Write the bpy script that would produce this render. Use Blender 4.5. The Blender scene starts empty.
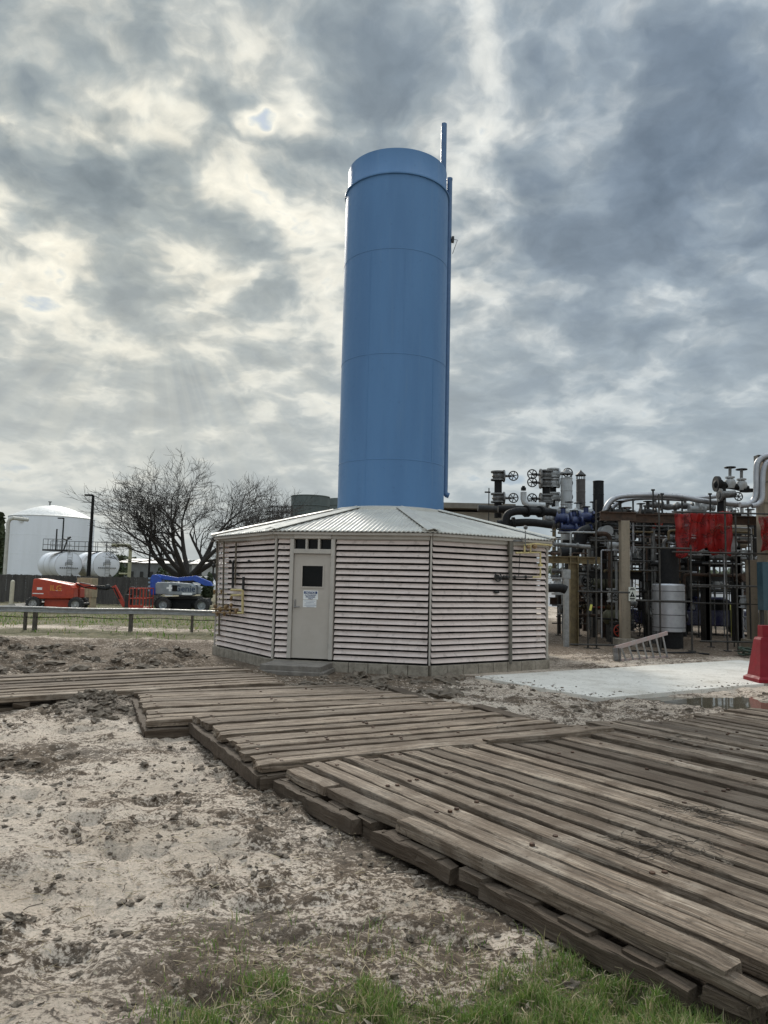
import bpy, math, random
import numpy as np
from mathutils import Vector, Matrix
random.seed(7); rng=np.random.default_rng(5)
SC=bpy.context.scene
COL=SC.collection
R=math.radians
PI=math.pi

# ------------------------------------------------------------------ camera
F=745.0; PITCH=R(5.37); ROLL=R(1.3); H=1.7
cd=bpy.data.cameras.new('camera'); cam=bpy.data.objects.new('camera',cd); COL.objects.link(cam); SC.camera=cam
cd.sensor_fit='VERTICAL'; cd.sensor_height=24.0; cd.sensor_width=18.0; cd.lens=F/1024*24.0
cd.clip_start=.05; cd.clip_end=4000
cam.location=(0,0,H)
cam.rotation_euler=(Matrix.Rotation(PI/2+PITCH,3,'X')@Matrix.Rotation(ROLL,3,'Z')).to_euler()
def ray(px,py):
    u=px-384; v=512-py
    x=u*math.cos(ROLL)-v*math.sin(ROLL); z=u*math.sin(ROLL)+v*math.cos(ROLL)
    return Vector((x/F, math.cos(PITCH)-z/F*math.sin(PITCH), math.sin(PITCH)+z/F*math.cos(PITCH)))
def W(px,py,y):            # world point at depth y seen at that pixel of the photo
    r=ray(px,py); t=y/r.y
    return Vector((r.x*t, y, H+r.z*t))
def G(px,py,z=0.0):        # world point at height z
    r=ray(px,py); t=(z-H)/r.z
    return Vector((r.x*t, r.y*t, z))

# ------------------------------------------------------------------ materials
class NT:
    def __init__(s,nt): s.nt=nt; s.nt.nodes.clear()
    def n(s,t,ins=None,**kw):
        nd=s.nt.nodes.new(t)
        for k,v in kw.items(): setattr(nd,k,v)
        if ins:
            for k,v in ins.items():
                sk=nd.inputs[k]
                if isinstance(v,bpy.types.NodeSocket): s.nt.links.new(v,sk)
                else:
                    if isinstance(v,(tuple,list)) and len(v)==3 and sk.type=='RGBA': v=(*v,1)
                    sk.default_value=v
        return nd
    def link(s,a,b): s.nt.links.new(a,b)
    def math(s,op,a,b=0.0,c=None,clamp=False):
        nd=s.n('ShaderNodeMath',operation=op,use_clamp=clamp)
        for i,v in enumerate((a,b,c)):
            if v is None: continue
            if isinstance(v,bpy.types.NodeSocket): s.link(v,nd.inputs[i])
            else: nd.inputs[i].default_value=v
        return nd.outputs[0]
    def vmath(s,op,a,b=None):
        nd=s.n('ShaderNodeVectorMath',operation=op)
        for i,v in enumerate((a,b)):
            if v is None: continue
            if isinstance(v,bpy.types.NodeSocket): s.link(v,nd.inputs[i])
            else: nd.inputs[i].default_value=v
        return nd
    def mix(s,f,a,b,mode='MIX'):
        nd=s.n('ShaderNodeMix',data_type='RGBA',blend_type=mode)
        for i,v in ((0,f),(6,a),(7,b)):
            if isinstance(v,bpy.types.NodeSocket): s.link(v,nd.inputs[i])
            else: nd.inputs[i].default_value=(*v,1) if isinstance(v,(tuple,list)) and len(v)==3 else v
        return nd.outputs[2]
    def noise(s,vec,scale,detail=4,rough=.55,dist=0.0):
        return s.n('ShaderNodeTexNoise',{'Vector':vec,'Scale':scale,'Detail':detail,'Roughness':rough,'Distortion':dist}).outputs[0]
    def mapr(s,v,a,b,c=0.0,d=1.0,smooth=True):
        nd=s.n('ShaderNodeMapRange',{'Value':v,'From Min':a,'From Max':b,'To Min':c,'To Max':d},interpolation_type='SMOOTHSTEP' if smooth else 'LINEAR')
        return nd.outputs[0]
    def ramp(s,v,stops):
        nd=s.n('ShaderNodeValToRGB',{'Fac':v}); cr=nd.color_ramp
        while len(cr.elements)<len(stops): cr.elements.new(.5)
        for e,(p,c) in zip(cr.elements,stops): e.position=p; e.color=(*c,1)
        return nd.outputs[0]

MATS={}
def mat(name,c1,c2=None,scale=6.0,rough=.6,metal=0.0,bump=0.0,bscale=None,spec=.5,streak=False,dirt=0.0,rvar=.12):
    """painted / rusty / plain surface: two tones mixed by noise, a little grime, bump"""
    if name in MATS: return MATS[name]
    m=bpy.data.materials.new(name); m.use_nodes=True; t=NT(m.node_tree)
    if c2 is None: c2=tuple(x*.72 for x in c1)
    tc=t.n('ShaderNodeTexCoord').outputs['Object']
    vec=tc
    if streak: vec=t.vmath('MULTIPLY',tc,(1.0,1.0,.12)).outputs[0]
    n1=t.noise(vec,scale,6,.62)
    f=t.mapr(n1,.35,.68)
    col=t.mix(f,c1,c2)
    if dirt>0:
        n3=t.noise(tc,scale*3.3,5,.7)
        col=t.mix(t.math('MULTIPLY',t.mapr(n3,.52,.7),dirt),col,(.06,.045,.03))
    n2=t.noise(tc,scale*2.1,4,.6)
    rg=t.mapr(n2,.3,.7,max(.02,rough-rvar),min(1,rough+rvar))
    b=t.n('ShaderNodeBsdfPrincipled',{'Base Color':col,'Roughness':rg,'Metallic':metal,'Specular IOR Level':spec})
    if bump>0:
        bn=t.noise(tc,bscale or scale*5,6,.65)
        bp=t.n('ShaderNodeBump',{'Height':bn,'Strength':bump,'Distance':.02})
        t.link(bp.outputs[0],b.inputs['Normal'])
    o=t.n('ShaderNodeOutputMaterial'); t.link(b.outputs[0],o.inputs[0])
    MATS[name]=m; return m

# ------------------------------------------------------------------ mesh builder
class MB:
    def __init__(s): s.v=[]; s.f=[]; s.sm=[]; s.mi=[]; s.cur=0
    def add(s,vs,fs,smooth=False):
        b=len(s.v); s.v.extend([tuple(v) for v in vs])
        for f in fs: s.f.append(tuple(b+i for i in f)); s.sm.append(smooth); s.mi.append(s.cur)
        return s
    def box(s,c,d,rz=0.0,M=None):
        x,y,z=d[0]/2,d[1]/2,d[2]/2; c=Vector(c)
        rot=M if M is not None else Matrix.Rotation(rz,3,'Z')
        vs=[c+rot@Vector((a*x,b*y,e*z)) for e in(-1,1) for a,b in((-1,-1),(1,-1),(1,1),(-1,1))]
        return s.add(vs,[(3,2,1,0),(4,5,6,7),(0,1,5,4),(1,2,6,5),(2,3,7,6),(3,0,4,7)])
    def bar(s,p0,p1,w,h,up=(0,0,1)):
        p0=Vector(p0);p1=Vector(p1); d=(p1-p0); L=d.length; d.normalize()
        up=Vector(up)
        if abs(d.dot(up))>.98: up=Vector((0,1,0))
        a=d.cross(up).normalized(); b=a.cross(d)
        M=Matrix((d,a,b)).transposed()
        return s.box((p0+p1)/2,(L,w,h),M=M)
    def tube(s,pts,r,n=8,caps=True,smooth=True):
        pts=[Vector(p) for p in pts]; N=len(pts)
        rs=r if isinstance(r,(list,tuple)) else [r]*N
        vs=[];fs=[]
        ref=None
        for i,p in enumerate(pts):
            if i==0: d=pts[1]-p
            elif i==N-1: d=p-pts[i-1]
            else: d=(pts[i+1]-p).normalized()+(p-pts[i-1]).normalized()
            if d.length<1e-9: d=Vector((0,0,1))
            d.normalize()
            if ref is None:
                ref=Vector((0,0,1)) if abs(d.z)<.9 else Vector((1,0,0))
            a=d.cross(ref)
            if a.length<1e-6: a=d.orthogonal()
            a.normalize(); b=a.cross(d).normalized(); ref=b
            for k in range(n):
                t=2*PI*k/n
                vs.append(p+(a*math.cos(t)+b*math.sin(t))*rs[i])
        for i in range(N-1):
            for k in range(n):
                k2=(k+1)%n
                fs.append((i*n+k,i*n+k2,(i+1)*n+k2,(i+1)*n+k))
        s.add(vs,fs,smooth)
        if caps:
            s.add(vs[:n],[tuple(range(n))]); s.add(vs[-n:],[tuple(reversed(range(n)))])
        return s
    def cyl(s,p0,p1,r,r1=None,n=20,caps=True): return s.tube([p0,p1],[r,r if r1 is None else r1],n,caps)
    def lathe(s,prof,c,n=32,axis='Z',smooth=True):
        """prof = [(r,h)...] about the given axis through c"""
        c=Vector(c); vs=[];fs=[]
        for r,h in prof:
            for k in range(n):
                t=2*PI*k/n; a,b=r*math.cos(t),r*math.sin(t)
                p={'Z':(a,b,h),'X':(h,a,b),'Y':(b,h,a)}[axis]
                vs.append(c+Vector(p))
        for i in range(len(prof)-1):
            for k in range(n):
                k2=(k+1)%n; fs.append((i*n+k,i*n+k2,(i+1)*n+k2,(i+1)*n+k))
        return s.add(vs,fs,smooth)
    def torus(s,c,R0,r,axis='Z',n=24,m=6):
        prof=[(R0+r*math.cos(2*PI*j/m),r*math.sin(2*PI*j/m)) for j in range(m+1)]
        return s.lathe(prof,c,n,axis)
    def prism(s,poly,y0,y1,org=(0,0,0),plane='XZ'):
        """poly extruded through depth; plane XZ extrudes along Y, XY along Z"""
        o=Vector(org); n=len(poly)
        if plane=='XZ': f=lambda a,b,c: o+Vector((a,c,b))
        else: f=lambda a,b,c: o+Vector((a,b,c))
        vs=[f(a,b,y0) for a,b in poly]+[f(a,b,y1) for a,b in poly]
        fs=[tuple(range(n)),tuple(range(2*n-1,n-1,-1))]+[(i,i+n,(i+1)%n+n,(i+1)%n) for i in range(n)]
        return s.add(vs,fs)
    def sphere(s,c,r,n=12,m=8,sc=(1,1,1)):
        c=Vector(c); vs=[];fs=[]
        for i in range(m+1):
            ph=PI*i/m
            for k in range(n):
                t=2*PI*k/n
                vs.append(c+Vector((r*math.sin(ph)*math.cos(t)*sc[0],r*math.sin(ph)*math.sin(t)*sc[1],-r*math.cos(ph)*sc[2])))
        for i in range(m):
            for k in range(n):
                k2=(k+1)%n; fs.append((i*n+k,i*n+k2,(i+1)*n+k2,(i+1)*n+k))
        return s.add(vs,fs,True)
    def build(s,name,mats,parent=None,bevel=0.0,origin=None,world=True):
        me=bpy.data.meshes.new(name)
        off=Vector((0,0,0))
        if parent is not None and world: off=Vector(parent.get('_o',(0,0,0)))
        if parent is None:
            if origin is None:
                a=np.array(s.v); origin=Vector(((a[:,0].min()+a[:,0].max())/2,(a[:,1].min()+a[:,1].max())/2,a[:,2].min()))
            off=Vector(origin)
        me.from_pydata([tuple(Vector(v)-off) for v in s.v],[],s.f)
        me.polygons.foreach_set('use_smooth',s.sm)
        if not isinstance(mats,(list,tuple)): mats=[mats]
        for m in mats: me.materials.append(m)
        if len(mats)>1: me.polygons.foreach_set('material_index',s.mi)
        me.update()
        if any(s.sm): me.set_sharp_from_angle(angle=R(38))
        o=bpy.data.objects.new(name,me); COL.objects.link(o)
        if parent is None: o.location=off
        else: o.parent=parent
        o['_o']=tuple(off)
        if bevel>0:
            b=o.modifiers.new('bevel','BEVEL'); b.width=bevel; b.segments=2; b.limit_method='ANGLE'; b.angle_limit=R(40)
        return o
def tag(o,label=None,cat=None,group=None,kind=None):
    if label: o['label']=label
    if cat: o['category']=cat
    if group: o['group']=group
    if kind: o['kind']=kind
    return o
def thing(name,loc,label,cat,group=None,rz=0.0):
    o=bpy.data.objects.new(name,None); COL.objects.link(o); o.location=loc; o.rotation_euler=(0,0,rz)
    o.empty_display_size=.2
    o['_o']=tuple(loc) if rz==0 else (0,0,0)
    return tag(o,label,cat,group)
def copy_tree(o,loc=None,rot=None,label=None,scale=None,parent=None):
    c=o.copy(); COL.objects.link(c); c.parent=parent
    if loc is not None: c.location=loc
    if rot is not None: c.rotation_euler=rot
    if scale is not None: c.scale=(scale,)*3
    if label: c['label']=label
    for ch in list(o.children): copy_tree(ch,parent=c)
    return c
def text_part(body,name,m,size,loc,rot,parent,ext=.001,bold=0.0,align='CENTER'):
    cu=bpy.data.curves.new('t','FONT'); cu.body=body; cu.size=size; cu.align_x=align; cu.align_y='CENTER'; cu.extrude=ext; cu.offset=bold; cu.resolution_u=2
    to=bpy.data.objects.new('t',cu); COL.objects.link(to)
    dg=bpy.context.evaluated_depsgraph_get(); dg.update()
    me=bpy.data.meshes.new_from_object(to.evaluated_get(dg)); bpy.data.objects.remove(to)
    me.materials.clear(); me.materials.append(m)
    o=bpy.data.objects.new(name,me); COL.objects.link(o); o.parent=parent
    o.matrix_local=Matrix.Translation(Vector(loc)-Vector(parent.get('_o',(0,0,0))) if True else loc)@rot.to_4x4()
    return o

# ------------------------------------------------------------------ numpy noise
def vnoise(x,y,seed=0):
    xi=np.floor(x).astype(np.int64); yi=np.floor(y).astype(np.int64); fx=x-xi; fy=y-yi
    fx=fx*fx*(3-2*fx); fy=fy*fy*(3-2*fy)
    def h(a,b):
        n=(a*374761393+b*668265263+seed*1442695041)&0x7fffffff
        n=((n^(n>>13))*1274126177)&0x7fffffff
        return ((n^(n>>16))&0xffff)/65535.0
    return (h(xi,yi)*(1-fx)+h(xi+1,yi)*fx)*(1-fy)+(h(xi,yi+1)*(1-fx)+h(xi+1,yi+1)*fx)*fy
def fbm(x,y,oct=5,seed=0,gain=.5):
    a=1.0;s=0;t=0
    for i in range(oct):
        s=s+a*vnoise(x,y,seed+i*17); t+=a; a*=gain; x=x*2.03+11.7; y=y*2.03-5.3
    return s/t
def sst(a,b,x):
    t=np.clip((x-a)/(b-a),0,1); return t*t*(3-2*t)

# ------------------------------------------------------------------ layout constants
BC=Vector((.14,18.0,0)); BR=3.98; BANG=-79.0
def rect(o,d,l,w):   # corner o, direction d along boards, length, width (to the left-normal side)
    d=Vector((d[0],d[1])).normalized(); n=Vector((-d.y,d.x)); return (Vector(o[:2]),d,n,l,w)
MATSPEC=[ # corner, dir along boards, length, width, top height, label
  ((-5.45,8.95),(.855,.52),4.75,2.35,.17,'grey timber mat at the left, lying level beside the dirt mound'),
  ((-2.45,8.16),(.925,.38),3.95,2.35,.16,'grey timber mat in the middle, nearest the doorstep of the round building'),
  ((-.92,6.19),(.89,.455),3.75,2.42,.21,'dark brown timber mat between the doorstep mat and the big foreground mats'),
  ((1.44,2.98),(-.575,.82),3.86,-2.28,.20,'weathered timber mat closest to the camera, its broken edge beside the green grass'),
  ((3.36,4.36),(-.575,.82),4.00,-2.28,.19,'weathered timber mat just behind the closest one, crossing the right edge of the photo'),
  ((5.27,5.74),(-.575,.82),3.80,-2.28,.15,'mud smeared timber mat farthest right, in front of the puddle'),
]
def matmask(x,y,grow=0.0):
    m=np.zeros_like(x)
    for (o,d,l,w,z,lab) in MATSPEC:
        d=Vector(d).normalized(); n=Vector((-d.y,d.x))
        if w<0: n=-n; w=-w
        a=(x-o[0])*d.x+(y-o[1])*d.y; b=(x-o[0])*n.x+(y-o[1])*n.y
        ins=np.minimum(np.minimum(a,l-a),np.minimum(b,w-b))
        m=np.maximum(m,sst(-grow-.001,grow+.08,ins))
    return m
PAD=[(1.72,13.77),(3.33,11.46),(10.2,15.66),(8.6,18.1)]
def padmask(x,y):
    cx,cy=PAD[1]; d=Vector((6.87,4.2)).normalized(); n=Vector((-d.y,d.x))
    a=(x-cx)*d.x+(y-cy)*d.y; b=(x-cx)*n.x+(y-cy)*n.y
    return sst(-.15,.1,np.minimum(np.minimum(a,8-a),np.minimum(b,2.8-b)))
PUD=G(722,701); 
def terrain(x,y):
    near=1-sst(22,40,y)
    h=(fbm(x*.55,y*.55,3,1)-.5)*.10
    h+=(fbm(x*2.2,y*2.2,4,3)-.5)*.075
    h+=(fbm(x*7,y*7,4,9)-.5)*.045
    cl=fbm(x*5.2,y*5.2,5,21)                      # trampled clods
    h+=sst(.58,.75,cl)*.035+(fbm(x*16,y*16,3,19)-.5)*.022
    
    for (px,py,rx_,ry_,dp) in ((155,851,.09,.07,.05),(235,849,.12,.08,.06),(120,851,.07,.05,.03),(202,874,.07,.05,.03),(290,850,.08,.05,.035),(100,905,.09,.06,.04),(265,901,.16,.07,.04),(60,870,.1,.06,.03),(330,880,.1,.06,.03),(250,815,.1,.06,.03)):
        q=G(px,py); h-=dp*np.exp(-(((x-q.x)/rx_)**2+((y-q.y)/ry_)**2)**2)
    h+=.012*np.sin((y*1.0+.12*x)*13+4*fbm(x*.8,y*.8,2,55))*np.exp(-((x+2.2)/1.8)**2)*sst(5,5.6,y)*(1-sst(8.5,9.5,y))
    tr_=((x+3.0)*.55+(y-6.5)*.83); h-=.035*np.exp(-((tr_-.2)/.16)**2)*sst(-6,-4.5,x)*(1-sst(-1.6,-.9,x)); h-=.03*np.exp(-((tr_+1.3)/.15)**2)*sst(-6,-4,x)*(1-sst(-1.2,-.6,x))
    fp=fbm(x*3.0,y*3.4,2,33); h-=sst(.68,.80,fp)*.05  # hoof/boot holes
    dirtband=sst(11.5,13,y)*(1-sst(17,21,y))*(1-sst(-4,-1,x))
    h+=dirtband*(sst(.42,.75,fbm(x*1.6,y*1.6,5,44))*.16)
    mnd=np.exp(-(((x+3.62)/.42)**2+((y-9.75)/.55)**2))
    h+=mnd*(.20+.12*(fbm(x*8,y*8,3,5)-.5))
    m2=np.exp(-(((x+4.9)/.5)**2+((y-6.9)/.35)**2)); h+=m2*.12*(.5+fbm(x*6,y*6,3,6))
    pass; far=sst(24,40,y)*(1-sst(-2,4,x)); h=h*near-.4*far
    h+=(fbm(x*.12,y*.12,2,8)-.5)*.12*(1-near)
    bd=np.hypot(x-BC.x,y-BC.y); inb=1-sst(4.2,4.9,bd); h=h*(1-inb)-.02*inb
    mm=matmask(x,y,.05); h=h*(1-mm*.85)-.03*mm
    pm=padmask(x,y); h=h*(1-pm)-.03*pm
    pu=np.exp(-(((x-PUD.x)/1.05)**2+((y-PUD.y+.02)/.66)**2)**2); h=h*(1-.80*pu)-pu*.095
    pl=sst(19,21,y)*sst(2,4,x)*(1-sst(30,36,y)); h=h*(1-pl*.7)
    return h
def tz(x,y): return float(terrain(np.array([float(x)]),np.array([float(y)]))[0])

# ------------------------------------------------------------------ ground
def build_ground():
    def axis(lo,hi,step,out_lo,out_hi,g):
        a=list(np.arange(lo,hi,step)); s=step; p=a[-1]
        while p<out_hi: s*=g; p+=s; a.append(p)
        s=step; p=lo; b=[]
        while p>out_lo: s*=g; p-=s; b.append(p)
        return np.array(b[::-1]+a)
    xs=axis(-7.5,7.5,.042,-900,900,1.09); ys=axis(2.3,16,.042,-250,1500,1.045)
    X,Y=np.meshgrid(xs,ys); Z=terrain(X,Y)
    nx,ny=len(xs),len(ys)
    co=np.stack([X,Y,Z],-1).reshape(-1,3)
    idx=np.arange(nx*ny).reshape(ny,nx)
    q=np.stack([idx[:-1,:-1],idx[:-1,1:],idx[1:,1:],idx[1:,:-1]],-1).reshape(-1,4)
    me=bpy.data.meshes.new('ground')
    me.vertices.add(len(co)); me.vertices.foreach_set('co',co.ravel())
    me.loops.add(q.size); me.loops.foreach_set('vertex_index',q.ravel())
    me.polygons.add(len(q)); me.polygons.foreach_set('loop_start',np.arange(0,q.size,4)); me.polygons.foreach_set('loop_total',np.full(len(q),4))
    me.polygons.foreach_set('use_smooth',np.ones(len(q),bool))
    me.update(); me.validate()
    x=X.ravel(); y=Y.ravel(); z=Z.ravel()
    # R: mud (brown soil) amount, G: grass, B: wetness, A: raised crumb
    cl=sst(.53,.68,fbm(x*5.2,y*5.2,5,21)); tr_=((x+3.0)*.55+(y-6.5)*.83)
    mud=.31+1.2*(fbm(x*.7,y*1.5,5,61)-.5)+.28*cl
    mud+=(.55*sst(11.3,13.2,y)+.12*sst(9.5,11,y))*(1-sst(19.0,21.5,y))*(1-sst(.5,2,x))
    mud+=.5*np.exp(-(((x+3.62)/.6)**2+((y-9.75)/.7)**2))
    a=G(240,915); mud+=.75*np.exp(-(((x-a.x)/.42)**2+((y-a.y)/.28)**2))*(.5+fbm(x*5,y*5,4,15))
    a=G(440,930); mud+=.45*np.exp(-(((x-a.x)/.6)**2+((y-a.y)/.30)**2))
    a=G(20,760); mud+=.7*np.exp(-(((x-a.x)/.6)**2+((y-a.y)/.4)**2))
    a=G(290,800); mud+=.5*np.exp(-(((x-a.x)/.25)**2+((y-a.y)/.6)**2))
    mud+=.22*np.exp(-((tr_-.2)/.2)**2)+.2*np.exp(-((tr_+1.3)/.2)**2)
    mud+=.30*sst(.45,.75,fbm(x*1.1+3,y*2.4,4,62))
    mm=matmask(x,y,.28); mud+=.5*mm
    mud+=.06*(1-sst(3.6,4.1,y))
    mud+=.8*sst(18.6,19.6,y)*sst(2.5,4,x)*(1-sst(33,40,y))
    # area between mats and pad
    mud+=.25*sst(7,9,y)*sst(.8,2,x)*(1-sst(11.5,12.5,y))
    grass=sst(19.6,22,y+2.2*(fbm(x*.5,y*.5,3,71)-.5))*(1-sst(1.5,4,x))*(1-.75*np.exp(-((y-24.5)/1.2)**2))
    grass*=.75+.5*(fbm(x*.25,y*.6,3,77)-.3)
    gx=sst(-1.1,.0,x)
    fl=3.28+.34*sst(.1,.9,x)+.35*(fbm(x*2.2,y*.7,3,81)-.5)
    grass+=(1-sst(fl-.20,fl+.12,y+.0*x))*gx*.9
    gfar=sst(60,90,y); grass=np.maximum(grass,gfar*.8)
    dampn=sst(.50,.72,fbm(x*.8,y*1.4,4,63))*(y<11)
    wet_dark=.38*dampn+np.exp(-(((x-PUD.x)/1.3)**2+((y-PUD.y)/.65)**2))
    a=G(240,915); wet_dark+=.40*np.exp(-(((x-a.x)/.45)**2+((y-a.y)/.22)**2))
    ca=me.color_attributes.new('mask','FLOAT_COLOR','POINT')
    ca.data.foreach_set('color',np.stack([np.clip(mud,0,1),np.clip(grass,0,1),np.clip(wet_dark,0,1),cl],-1).astype(np.float32).ravel())
    m=bpy.data.materials.new('ground_soil'); m.use_nodes=True; t=NT(m.node_tree)
    at=t.n('ShaderNodeAttribute',attribute_name='mask'); sep=t.n('ShaderNodeSeparateColor',{'Color':at.outputs['Color']})
    P=t.n('ShaderNodeNewGeometry').outputs['Position']
    Pa=t.vmath('MULTIPLY',P,(.55,1.2,1)).outputs[0]
    n_b=t.noise(Pa,1.6,5,.6,.6); n_m=t.noise(Pa,17,8,.70,.4); n_f=t.noise(P,55,6,.7); n_s=t.noise(P,20,5,.7,.4)
    sand=t.ramp(n_b,[(.3,(.68,.57,.465)),(.5,(.58,.475,.38)),(.72,(.42,.335,.255))])
    sand=t.mix(t.mapr(n_f,.42,.66),sand,(.36,.305,.235))
    mudc=t.ramp(n_s,[(.3,(.185,.138,.095)),(.5,(.120,.086,.058)),(.7,(.060,.043,.030))])
    mf=t.math('ADD',sep.outputs[0],t.math('MULTIPLY',t.math('SUBTRACT',n_m,.5),2.3))
    mf=t.math('ADD',mf,t.math('MULTIPLY',t.math('SUBTRACT',n_s,.5),2.1))
    mf=t.math('ADD',mf,t.math('MULTIPLY',t.math('SUBTRACT',n_f,.5),2.0))
    mfac=t.mapr(mf,.36,.86)
    col=t.mix(mfac,sand,mudc)
    # small dark bits
    vor=t.n('ShaderNodeTexVoronoi',{'Vector':P,'Scale':26.0,'Randomness':1.0}).outputs['Distance']
    bits=t.math('MULTIPLY',t.mapr(vor,.10,.20,1,0),t.mapr(n_m,.48,.60))
    col=t.mix(t.math('MULTIPLY',bits,.75),col,(.05,.038,.026))
    gn=t.noise(P,3.5,6,.7); gc=t.ramp(gn,[(.3,(.058,.055,.026)),(.5,(.115,.100,.050)),(.72,(.21,.17,.10))])
    gsel=t.mapr(t.math('ADD',sep.outputs[1],t.math('MULTIPLY',t.math('SUBTRACT',n_m,.5),.9)),.38,.66)
    col=t.mix(gsel,col,gc)
    col=t.mix(t.math('MULTIPLY',sep.outputs[2],.62),col,t.mix(.5,col,(.05,.038,.028),'MULTIPLY'))
    rg=t.math('SUBTRACT',.92,t.math('MULTIPLY',sep.outputs[2],.62))
    hb=t.math('ADD',t.math('MULTIPLY',n_m,.55),t.math('ADD',t.math('MULTIPLY',n_f,.30),t.math('MULTIPLY',n_s,.5)))
    bp=t.n('ShaderNodeBump',{'Height':hb,'Strength':.9,'Distance':.055})
    b=t.n('ShaderNodeBsdfPrincipled',{'Base Color':col,'Roughness':rg,'Specular IOR Level':.3}); t.link(bp.outputs[0],b.inputs['Normal'])
    o=t.n('ShaderNodeOutputMaterial'); t.link(b.outputs[0],o.inputs[0])
    me.materials.append(m)
    ob=bpy.data.objects.new('ground',me); COL.objects.link(ob); tag(ob,kind='structure',label='pale sandy ground churned with brown mud and patches of grass')
    return ob
build_ground()

# puddle
m=bpy.data.materials.new('water'); m.use_nodes=True; t=NT(m.node_tree)
P_=t.n('ShaderNodeNewGeometry').outputs['Position']; nn=t.noise(P_,6,3,.5)
bp=t.n('ShaderNodeBump',{'Height':nn,'Strength':.06,'Distance':.01})
b=t.n('ShaderNodeBsdfPrincipled',{'Base Color':(.10,.085,.06),'Roughness':.04,'Specular IOR Level':.9}); t.link(bp.outputs[0],b.inputs['Normal'])
o=t.n('ShaderNodeOutputMaterial'); t.link(b.outputs[0],o.inputs[0]); WATER=m
mb=MB(); mb.add([(PUD.x-1.6,PUD.y-.75,-.036),(PUD.x+1.9,PUD.y-.75,-.036),(PUD.x+1.9,PUD.y+.8,-.036),(PUD.x-1.6,PUD.y+.8,-.036)],[(0,1,2,3)])
tag(mb.build('puddle_water',WATER),kind='structure',label='shallow muddy puddle in front of the pale concrete pad')

# ------------------------------------------------------------------ concrete pad
m=bpy.data.materials.new('pad_concrete'); m.use_nodes=True; t=NT(m.node_tree)
P_=t.n('ShaderNodeNewGeometry').outputs['Position']
n1=t.noise(P_,1.2,6,.65,.5); n2=t.noise(P_,14,6,.7,.6); n3=t.noise(P_,60,3,.6)
c=t.ramp(n1,[(.3,(.68,.64,.57)),(.55,(.58,.54,.475)),(.75,(.43,.38,.31))])
c=t.mix(t.math('MULTIPLY',t.mapr(n2,.565,.66),.8),c,(.20,.165,.12))
c=t.mix(t.math('MULTIPLY',t.mapr(n3,.56,.70),.45),c,(.2,.165,.125)); n4=t.noise(P_,.55,5,.7,1.0); c=t.mix(t.mapr(n4,.52,.72,0,.6),c,(.33,.29,.235))
b=t.n('ShaderNodeBsdfPrincipled',{'Base Color':c,'Roughness':.85}); o=t.n('ShaderNodeOutputMaterial'); t.link(b.outputs[0],o.inputs[0])
mb=MB(); mb.prism(PAD,-.15,.035,plane='XY'); o=mb.build('concrete_pad',m,bevel=.01); tag(o,kind='structure',label='pale new concrete pad beside the round building')

# ------------------------------------------------------------------ timber mats
m=bpy.data.materials.new('weathered_timber'); m.use_nodes=True; t=NT(m.node_tree)
tc=t.n('ShaderNodeTexCoord').outputs['Object']
at=t.n('ShaderNodeAttribute',attribute_name='tint').outputs['Color']; sp=t.n('ShaderNodeSeparateColor',{'Color':at})
off=t.n('ShaderNodeCombineXYZ',{'X':t.math('MULTIPLY',sp.outputs[1],30.0),'Y':0.0,'Z':t.math('MULTIPLY',sp.outputs[2],9.0)}).outputs[0]
v=t.vmath('ADD',tc,off).outputs[0]
vg=t.vmath('MULTIPLY',v,(1.1,22.0,22.0)).outputs[0]; vs_=t.vmath('MULTIPLY',v,(3.0,70.0,70.0)).outputs[0]
g1=t.noise(vg,1.0,6,.65,.8); g2=t.noise(vs_,1.0,4,.7,.3); g3=t.noise(v,2.3,5,.62,.4); g4=t.noise(v,26,5,.7)
base=t.ramp(g1,[(.30,(.070,.046,.030)),(.42,(.205,.148,.102)),(.56,(.37,.29,.215)),(.74,(.52,.44,.35))])
base=t.mix(t.mapr(g2,.36,.60,.75,0),base,(.05,.038,.028))
g5=t.noise(tc,1.1,6,.65,.8); base=t.mix(t.mapr(g5,.52,.70,0,.55),base,(.43,.36,.285)); base=t.mix(t.mapr(g3,.46,.68,0,.78),base,(.105,.072,.047))      # mud and damp
base=t.mix(t.math('MULTIPLY',t.mapr(g4,.56,.66),.65),base,(.06,.044,.03)); g6=t.noise(t.vmath('MULTIPLY',tc,(1.0,2.2,1)).outputs[0],.9,7,.7,1.2); base=t.mix(t.mapr(g6,.53,.63,0,.6),base,(.17,.125,.088))
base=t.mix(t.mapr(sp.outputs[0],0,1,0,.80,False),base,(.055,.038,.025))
hb=t.math('ADD',t.math('MULTIPLY',g1,.7),t.math('ADD',t.math('MULTIPLY',g2,.55),t.math('MULTIPLY',g4,.25)))
bp=t.n('ShaderNodeBump',{'Height':hb,'Strength':.85,'Distance':.02})
b=t.n('ShaderNodeBsdfPrincipled',{'Base Color':base,'Roughness':.85,'Specular IOR Level':.3}); t.link(bp.outputs[0],b.inputs['Normal'])
o=t.n('ShaderNodeOutputMaterial'); t.link(b.outputs[0],o.inputs[0]); TIMBER=m
RUSTBOLT=mat('rusted_bolt',(.05,.03,.02),(.11,.06,.035),30,.7,.5)

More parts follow.
